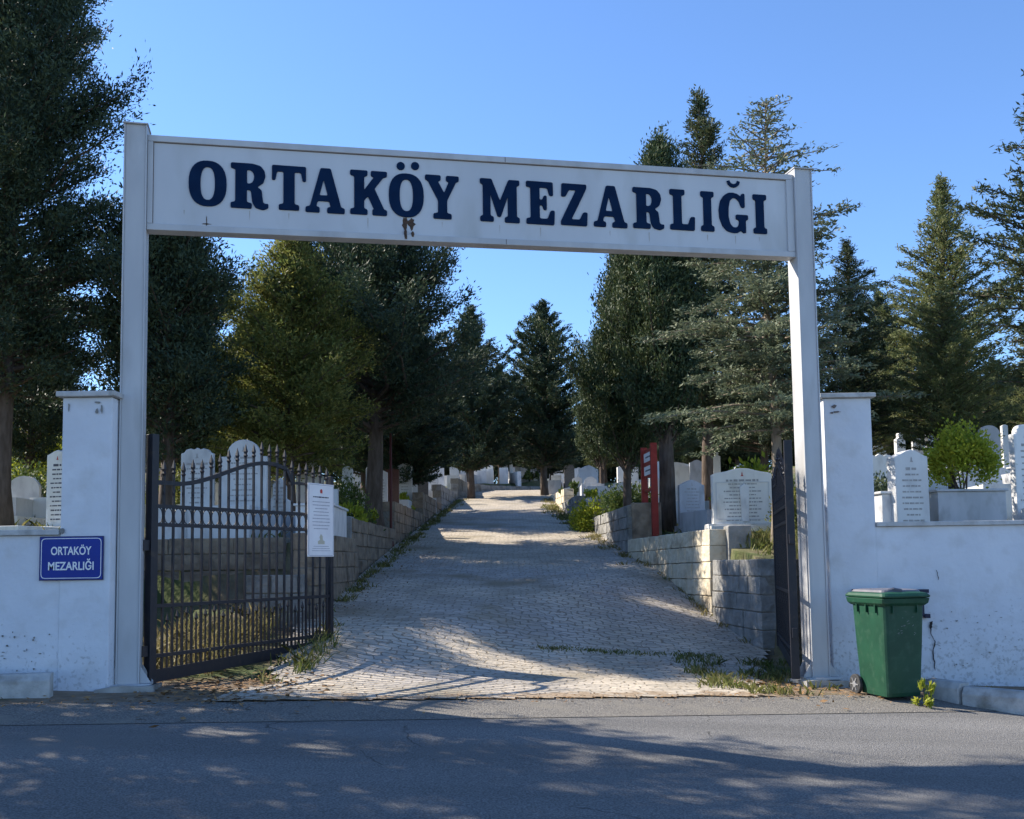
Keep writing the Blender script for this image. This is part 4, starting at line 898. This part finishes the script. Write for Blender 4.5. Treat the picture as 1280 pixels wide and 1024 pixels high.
G('pale tomb low under the small cypress foliage', 742, 33, 603, 20, 'wide', 0, detail=False)
G('white tomb behind the end block of the third right wall', 722, 38, 596, 12, 'gable', 1, detail=False)
# right of the drive
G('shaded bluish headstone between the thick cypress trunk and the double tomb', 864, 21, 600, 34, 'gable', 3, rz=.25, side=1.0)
G('large double marble headstone with low gable and red crest above the sunlit wall', 927, 18.6, 586, 74, 'wide', 2, ln=.45, box=.22, ins='carved', thick=.2)
G('tall thin white stone behind the double tomb', 897, 27, 565, 9, 'turban', 0, detail=False)
G('white headstone glimpsed left of the thick cypress trunk', 818, 25, 596, 12, 'gable', 1, detail=False)
G('white headstone behind the shaded bluish one', 846, 29, 578, 22, 'wide', 1, detail=False)
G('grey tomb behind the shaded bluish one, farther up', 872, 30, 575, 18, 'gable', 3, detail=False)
# beyond the right wall
G('white gabled headstone just above the right coping left of the round bush', 1136, 13.6, 563, 44, 'gable', 1, rz=.15, ln=.6, box=.0, thick=.22)
G('tall bright white headstone at the far right edge above the coping', 1282, 15.2, 531, 34, 'shoulder', 0, rz=.3, ln=.9, box=.45)
G('small white turban stone above the gabled headstone', 1128, 27, 541, 13, 'turban', 0, rz=.3, detail=False)
G('pale stone right of the small turban stone', 1150, 27.5, 548, 13, 'round', 1, detail=False)
G('white leaning stone above the left side of the round bush', 1165, 26, 543, 10, 'ogee', 0, rz=.5, detail=False)
G('low white box tomb above the round bush', 1184, 28, 547, 16, 'rect', 0, detail=False)
G('bright small gabled headstone directly above the round bush', 1214, 24, 529, 15, 'gable', 0, rz=.35, detail=False)
G('large grey rounded stone above the right of the bush', 1240, 22, 532, 27, 'round', 3, detail=False)
G('thin white stone at the right, beside the bright shouldered headstone', 1260, 25, 531, 7, 'gable', 0, detail=False)
G('pale low headstone above the middle of the round bush', 1198, 31, 536, 11, 'round', 1, detail=False)
G('white block headstone left of the gabled one near the right pillar', 1104, 20, 575, 12, 'rect', 0, detail=False)
SH = {'round': 'round-topped', 'gable': 'gabled', 'turban': 'knob-topped', 'rect': 'square-cut', 'ogee': 'wavy-topped', 'shoulder': 'shouldered', 'wide': 'broad low'}
TN = ['pale grey', 'grey-white', 'cream', 'blue-grey']; ORD = ['first', 'second', 'third', 'fourth', 'fifth', 'sixth', 'seventh', 'eighth', 'ninth', 'tenth', 'eleventh', 'twelfth', 'thirteenth', 'fourteenth']
rg = random.Random(21)
for p0_, p1_, where, rows in ((1098, 1290, 'beyond the right wall, from the pillar', (17.5, 20.5, 24, 28, 33)), (842, 985, 'behind double tomb, from cypress trunk', (23.5, 27.5, 32)),
                        (196, 436, 'beyond the gate, from the gatepost', (22.5, 26.5, 31, 36)), (16, 74, 'above blue sign, from leaning trunk', (21, 24.5, 30)), (725, 835, 'left of red signboard, from driveway', (30, 35, 41)), (438, 606, 'left of driveway, from thick trunk', (33, 39, 46)), (600, 676, 'beyond the bend, from the left', (60.5, 62.5)), (688, 724, 'right of lone conifer, from its trunk', (47, 52, 58))):
    for ri, Y_ in enumerate(rows):
        px = p0_+rg.uniform(0, 14); k_ = 0
        while px < p1_ and k_ < 14:
            wm = rg.uniform(.45, .85); st_ = rg.choice(['round', 'gable', 'turban', 'rect', 'ogee', 'shoulder', 'wide', 'gable']); mi = rg.choice([0, 1, 1, 2, 3]); yy_ = Y_+rg.uniform(-.9, .9)
            X_ = (px-640)/F*yy_; hm = rg.uniform(.75, 1.3); z_ = T(X_, yy_); py_ = CY  # height from metres
            top_ = None
            lo__, hi__ = 300., 800.
            for _ in range(22):
                mid_ = (lo__+hi__)/2
                if UZ(mid_, px, yy_) > z_+hm: lo__ = mid_
                else: hi__ = mid_
            grave('%s %s stone, %s in %s row %s' % (SH[st_], TN[mi], ORD[k_], ORD[ri], where), px, yy_, mid_, wm*F/yy_, st_, mi, rz=rg.uniform(-.2, .3), ln=rg.uniform(1.2, 1.8), box=rg.uniform(.25, .5), detail=False, group='rows of headstones on the slope')
            px += (wm+rg.uniform(.45, 1.6))*F/yy_; k_ += 1
dbl = [o for o in bpy.data.objects if str(o.get('label', '')).startswith('large double marble')][0]
wd2 = 74*18.6/F; hd2 = UZ(586, 927, 18.6)-dbl.location.z
for s_ in (-1, 1):
    b = MB(); cx_ = s_*wd2*.235; w2 = wd2*.42; z0_, z1_ = .34, hd2*.80
    for q in (-1, 1): b.box((cx_+q*w2/2, -.106, (z0_+z1_)/2), (.018, .012, z1_-z0_)); b.box((cx_, -.106, (z0_+z1_)/2+q*(z1_-z0_)/2), (w2-.02, .012, .018))
    b.build('carved_panel', 'marble1', dbl)
MB().box((0, -.05, .13), (wd2*1.22, .46, .26)).build('base_step', 'marble2', dbl, bevel=.01)
MB().box((0, -.10, .02), (wd2*1.32, .7, .2)).build('base_slab', 'marble2', dbl, bevel=.01)
MB().prism([(-.02, .30), (.10, .30), (.12, hd2*.72), (0.03, hd2*.78), (-.06, hd2*.72)], -.135, -.1).build('carved_vase', 'marble0', dbl, bevel=.01)
# white boxy tomb on the left wall
def box_tomb(label, x, y, z, w_, l_, h, rz, m='marble0'):
    o = thing('box_tomb', label, 'tomb', (x, y, z), rz)
    MB().box((0, 0, h/2), (w_, l_, h)).build('chest', m, o, bevel=.006); MB().box((0, 0, h+.018), (w_+.06, l_+.06, .035)).build('lid', m, o, bevel=.008); return o
box_tomb('white painted box tomb on the wall corner by the notice', -3.05, 16.3, 1.57, .55, 1.75, .47, R(2))
box_tomb('bright sunlit tomb chest left of the gabled headstone above the right coping', 5.02, 14.1, T(5.0, 14.1)-.1, .28, 1.0, .95, R(8))
pt = box_tomb('weathered concrete planter box under the round bush', 6.55, 14.9, T(6.5, 14.9)-.2, 1.0, .8, 2.06-T(6.5, 14.9)+.2, R(3), 'marble3')

# ------------------------------------------------------------------ bushes and small plants
def bush(name, label, X, Y, z, rx, rz_, n, m, leaf=(.06, .035), seed=1, cat='bush', stem=.0, group=None, ns=7):
    rd = np.random.default_rng(seed); o = thing(name, label, cat, (X, Y, z), group=group)
    nc = max(5, int(n/90)); c = nrm(rd.normal(size=(nc, 3)))*rd.uniform(.35, 1, (nc, 1))**.5; c[:, 2] = np.abs(c[:, 2])*1.05-.15
    c *= np.array([rx, rx, rz_*.82]); c[:, 2] += stem+rz_*.2; per = n//nc
    cen = np.repeat(c, per, 0); p = cen+rd.normal(size=cen.shape)*rx*.17
    a = nrm((p-np.array([0, 0, stem]))*1.2/max(rx, .1)+rd.normal(size=p.shape)*.8)
    np_mesh('leaves', diamonds(p, a, leaf[0]*rd.uniform(.6, 1.3, len(p)), leaf[1]*rd.uniform(.6, 1.3, len(p))), 4, m, o)
    b = MB()
    for i in range(ns): q = c[i % nc]; b.tube([(rd.normal()*.02, rd.normal()*.02, -.05), (q[0]*.4, q[1]*.4, stem*.6+q[2]*.4), tuple(q)], [.016*max(.4, rx*2), .010*max(.4, rx*2), .003], 5, cap=False)
    b.build('stems', 'bark', o, smooth=True, fix=False); return o
def at(px, Y): x = (px-640)/F*Y; return x, Y, T(x, Y)
bush('round_bush', 'round bright yellow-green bush above the right coping', 6.56, 14.75, 1.98, .50, .82, 6500, 'lime', (.06, .035), 2, stem=.26)
x, y, z = at(427, 20.5); bush('dark_shrub', 'dark green shrub between the notice and the thick trunk', x, y, z, .62, 1.15, 5000, 'shrub', (.07, .04), 3)
x, y, z = at(938, 22); bush('broadleaf_shrub', 'lush light green shrub behind the double marble tomb', x, y, z+.1, .75, 1.15, 2200, 'lime', (.19, .08), 4)
x, y, z = at(790, 24.5); bush('low_shrub', 'green shrub with yellow tips under the smaller cypress', x, y, z-.1, .7, .95, 3600, 'shrub', (.09, .05), 5)
x, y, z = at(745, 26.5); bush('low_shrub', 'yellowish shrub at the left foot of the smaller cypress', x, y, z-.1, .6, 1.1, 3600, 'lime', (.09, .05), 6)
x, y, z = at(1000, 17.5); bush('low_shrub', 'sunlit shrub glimpsed between cedar trunk and right gatepost', x, y, z, .45, 1.0, 3000, 'olive', (.07, .04), 7)
x, y, z = at(1108, 17.5); bush('dark_shrub', 'dark shrub right of the right white pillar', x, y, z, .55, 1.15, 4200, 'darkleaf', (.07, .04), 8)
x, y, z = at(60, 27); bush('tall_shrub', 'sunlit yellow-green shrub behind the old cream headstone', x, y, z, 1.5, 2.2, 6000, 'lime', (.11, .06), 9)
x, y, z = at(24, 23); bush('tall_shrub', 'dark low shrub beside the leaning trunk', x, y, z, 1.0, 1.2, 3000, 'shrub', (.09, .05), 10)
x, y, z = at(205, 22); bush('tall_shrub', 'olive shrub glimpsed behind the hinge side of the gate', x, y, z, .8, 1.3, 4000, 'olive', (.09, .05), 12)
x, y, z = at(618, 43); bush('young_tree', 'light green sapling in front of the slim conifers', -1.9, 44.5, T(-3.2, 44.5)+.6, .85, 1.2, 2200, 'lime', (.16, .09), 14, stem=1.2)
for i, (x_, y_) in enumerate(HEDGE):
    if i == 0: hb0 = bush('wood_shrub', 'dark leafy undergrowth shrub at the foot of the wood', x_, y_, T(x_, y_)-.2, 2.0, 2.6, 5200, 'darkleaf', (.26, .14), 77, group='shrubs at the foot of the wood', ns=5)
    else:
        c_ = copy_tree(hb0, 'dark leafy undergrowth shrub at the foot of the wood', x_, y_, random.uniform(.85, 1.2), i*1.7, 'shrubs at the foot of the wood')
for i, (px, Y, lab) in enumerate([(452, 19.5, 'small plant in the bed right behind the thick trunk'), (479, 22, 'yellow-flowered plant left of the thin red pole'), (517, 24, 'small green plant in front of the clean white headstone'),
        (543, 25.5, 'sunlit yellow plant on the left wall below the brownish headstone'), (566, 29.5, 'pale green plant by the slim trunk'), (470, 17.8, 'trailing flowers on the square block behind the white box tomb'),
        (712, 30, 'spiky green plant on the third right wall'), (700, 36, 'grass-like plant by the last right wall'), (500, 30, 'light plant between white headstones'), (663, 54, 'yellow flowers in the top row of graves')]):
    x, y, z = at(px, Y); x = min(x, -3.15) if x < 0 and Y < 40 else (max(x, float(XR(Y))+.35) if x > 0 and Y < 45 else x); z = T(x, y)
    bush('grave_plant', lab, x, y, z+.05, .22+.004*Y, .45+.008*Y, 420, ['lime', 'shrub'][i % 2 if i != 1 else 0], (.07+.002*Y, .035+.001*Y), 30+i, 'plant', ns=4)
x, y = U(1142, 878, 10.0).x, 9.72; bush('weed', 'leafy weed growing from the asphalt at the foot of the green bin', x, y, float(low(x, y)), .10, .26, 150, 'lime', (.085, .022), 50, 'plant', ns=9)

# grass, weeds and leaf litter that nobody could count
def tufts(name, spots, m, hgt, wd=.008, per=16, spread=.06, seed=1, zf=None):
    rd = np.random.default_rng(seed); s = np.array(spots); n = len(s)*per
    c = np.repeat(s, per, 0)+np.concatenate([rd.normal(size=(n, 2))*spread, np.zeros((n, 1))], 1)
    c[:, 2] = (terr if zf is None else zf)(c[:, 0], c[:, 1])-.01
    lean = rd.normal(size=(n, 3))*np.array([.35, .35, 0])+np.array([0, 0, 1]); h = hgt*rd.uniform(.4, 1.25, n)[:, None]
    a = rd.uniform(0, 6.28, n); w_ = np.stack([np.cos(a), np.sin(a), a*0], 1)*wd
    mid = c+lean*h*.55+0*lean; tip = c+lean*h+np.stack([lean[:, 0], lean[:, 1], -.25+0*a], 1)*h*.5
    V = np.stack([c-w_, c+w_, mid+w_*.8, tip, mid-w_*.8], 1).reshape(-1, 3)
    o = np_mesh(name, V, 5, m); o['kind'] = 'stuff'; return o
rd = random.Random(11)
def scatter(n, x0, x1, y0, y1, cond=None):
    o = []
    while len(o) < n:
        x, y = rd.uniform(x0, x1), rd.uniform(y0, y1)
        if cond is None or cond(x, y): o.append((x, y, 0))
    return o
o = tufts('grass', scatter(85, 2.0, 3.35, 10.1, 12.8, lambda x, y: mnoise.noise((x*1.6, y*1.6, 2)) > -.05 and gv(x, y) > .15), 'blade', .11, seed=1, per=14); tag(o, 'patchy grass at the right foot of the driveway', 'grass')
tag(tufts('grass', scatter(120, 3.65, 5.6, 14.0, 17.5), 'blade', .24, seed=2, per=16), 'grassy bank in front of the double marble tomb', 'grass')
tag(tufts('grass', scatter(60, 3.7, 5.4, 14.0, 16.4), 'dryblade', .20, seed=3, per=14), 'dry straw on the bank below the cedar', 'grass')
tag(tufts('grass', scatter(75, -4.1, -2.95, 10.4, 13.2, lambda x, y: x > -4.05), 'dryblade', .34, seed=4, per=16), 'yellow dry grass behind the open gate', 'grass')
tag(tufts('grass', [(-2.25+rd.gauss(0, .09), 11.4+rd.gauss(0, .5), 0) for _ in range(20)], 'blade', .17, seed=5), 'green tufts along the free end of the gate', 'grass')
tag(tufts('grass', [(float(XL(y_))+.12+abs(rd.gauss(0, .12)), y_, 0) for y_ in np.random.default_rng(3).uniform(13.5, 42, 170)], 'blade', .10, seed=6, wd=.010), 'weeds along the foot of the left stone walls', 'grass')
tag(tufts('grass', [(float(XR(y_))-.12-abs(rd.gauss(0, .16)), y_, 0) for y_ in np.random.default_rng(4).uniform(14, 42, 120)], 'dryblade', .10, seed=7, wd=.010), 'dry weeds along the foot of the right stone walls', 'grass')
tag(tufts('grass', [(float(XR(y_))-.12-abs(rd.gauss(0, .25)), y_, 0) for y_ in np.random.default_rng(5).uniform(26, 37, 60)], 'blade', .14, seed=8, wd=.012), 'green grass strip by the upper right walls', 'grass')
tag(tufts('grass', [(x_, 12.75+.12*x_+rd.gauss(0, .05), 0) for x_ in np.random.default_rng(6).uniform(.3, 2.6, 60)], 'blade', .055, seed=9, per=12, spread=.05), 'low moss and grass growing in a joint across the driveway', 'grass')
tag(tufts('grass', scatter(600, -16, -3.4, 15.4, 40, lambda x, y: T(x, y) > float(low(x, y))+.3), 'blade', .22, seed=10, wd=.02, per=9, spread=.15), 'rough grass among the graves on the left', 'grass')
tag(tufts('grass', scatter(600, 3.0, 18, 15.0, 40, lambda x, y: T(x, y) > float(low(x, y))+.3), 'blade', .2, seed=11, wd=.02, per=9, spread=.15), 'rough grass among the graves on the right', 'grass')
tag(tufts('grass', scatter(26, 4.5, 6.2, 9.75, 10.6), 'blade', .12, seed=12), 'grass growing behind the kerb at the right edge', 'grass')
def litter(name, label, spots, seed, m='litter', sz=.035):
    r2 = np.random.default_rng(seed); p = np.array(spots, float); p[:, 2] = low(p[:, 0], p[:, 1])+.012
    a = r2.normal(size=p.shape)*np.array([1, 1, .18]); a = nrm(a); b_ = nrm(np.cross(a, np.array([0, 0, 1.])+r2.normal(size=p.shape)*.25)); L = sz*r2.uniform(.4, 1.3, (len(p), 1))
    V = np.stack([p-a*L, p+b_*L*.6, p+a*L, p-b_*L*.6], 1).reshape(-1, 3); o = np_mesh(name, V, 4, m); tag(o, label, 'leaves', kind='stuff')
litter('leaf_litter', 'brown fallen leaves between the left post and the paving', [(rd.gauss(-2.75, .45), rd.gauss(9.75, .65), 0) for _ in range(700)], 1)
litter('leaf_litter', 'dry leaves at the right foot of the driveway', [(rd.gauss(2.9, .45), rd.gauss(11.1, .6), 0) for _ in range(380)], 2)
litter('leaf_litter', 'leaves and grit scattered along the edge of the street', [(x_, .235*x_+9.36+rd.gauss(.02, .14), 0) for x_ in np.random.default_rng(8).uniform(-4.6, 4.8, 900)], 3, sz=.016)
litter('leaf_litter', 'bits blown along the left edge of the driveway', [(float(XL(y_))+.25+abs(rd.gauss(0, .4)), y_, 0) for y_ in np.random.default_rng(9).uniform(12, 24, 500)], 4, sz=.02)

# ------------------------------------------------------------------ red signboard and pole
x, y = 2.83, 20.9; z = T(x, y); rs = thing('signboard', 'red painted two-post signboard with white plates beside the thick cypress trunk', 'signboard', (x, y, z), R(95))
hh = UZ(557, 808, 20.9)-z
for q in (-.45, .45): MB().box((q, 0, hh/2-.15), (.09, .13, hh+.3)).build('post', 'red_paint', rs, bevel=.004)
MB().box((0, 0, hh*.80), (.74, .03, hh*.32)).build('board', 'red_paint', rs); 
for zz in (.87, .72): MB().box((0, 0, hh*zz), (.70, .045, hh*.10)).build('white_plate', 'paint_white', rs)
MB().box((0, 0, hh*.50), (.74, .05, .06)).box((0, 0, hh*.2), (.74, .05, .06)).build('crossbar', 'red_paint', rs)
b = MB(); rd = random.Random(2)
for zz in (.87, .72):
    for s in (-1, 1): words(b, 0, hh*zz, .45, .035, s*.0235, rd)
b.build('lettering', 'ink', rs)
x, y, z = at(488, 23.0); pl_ = thing('lamp_pole', 'thin dark red pole rising among the left headstones', 'pole', (x, y, z))
MB().tube([(0, 0, -.1), (0, 0, .3), (0, 0, 2.6)], [.05, .032, .028], 10).build('shaft', 'red_pole', pl_, smooth=True)
MB().tube([(0, 0, -.05), (0, 0, .12)], [.07, .06], 10).build('base', 'red_pole', pl_, smooth=True)
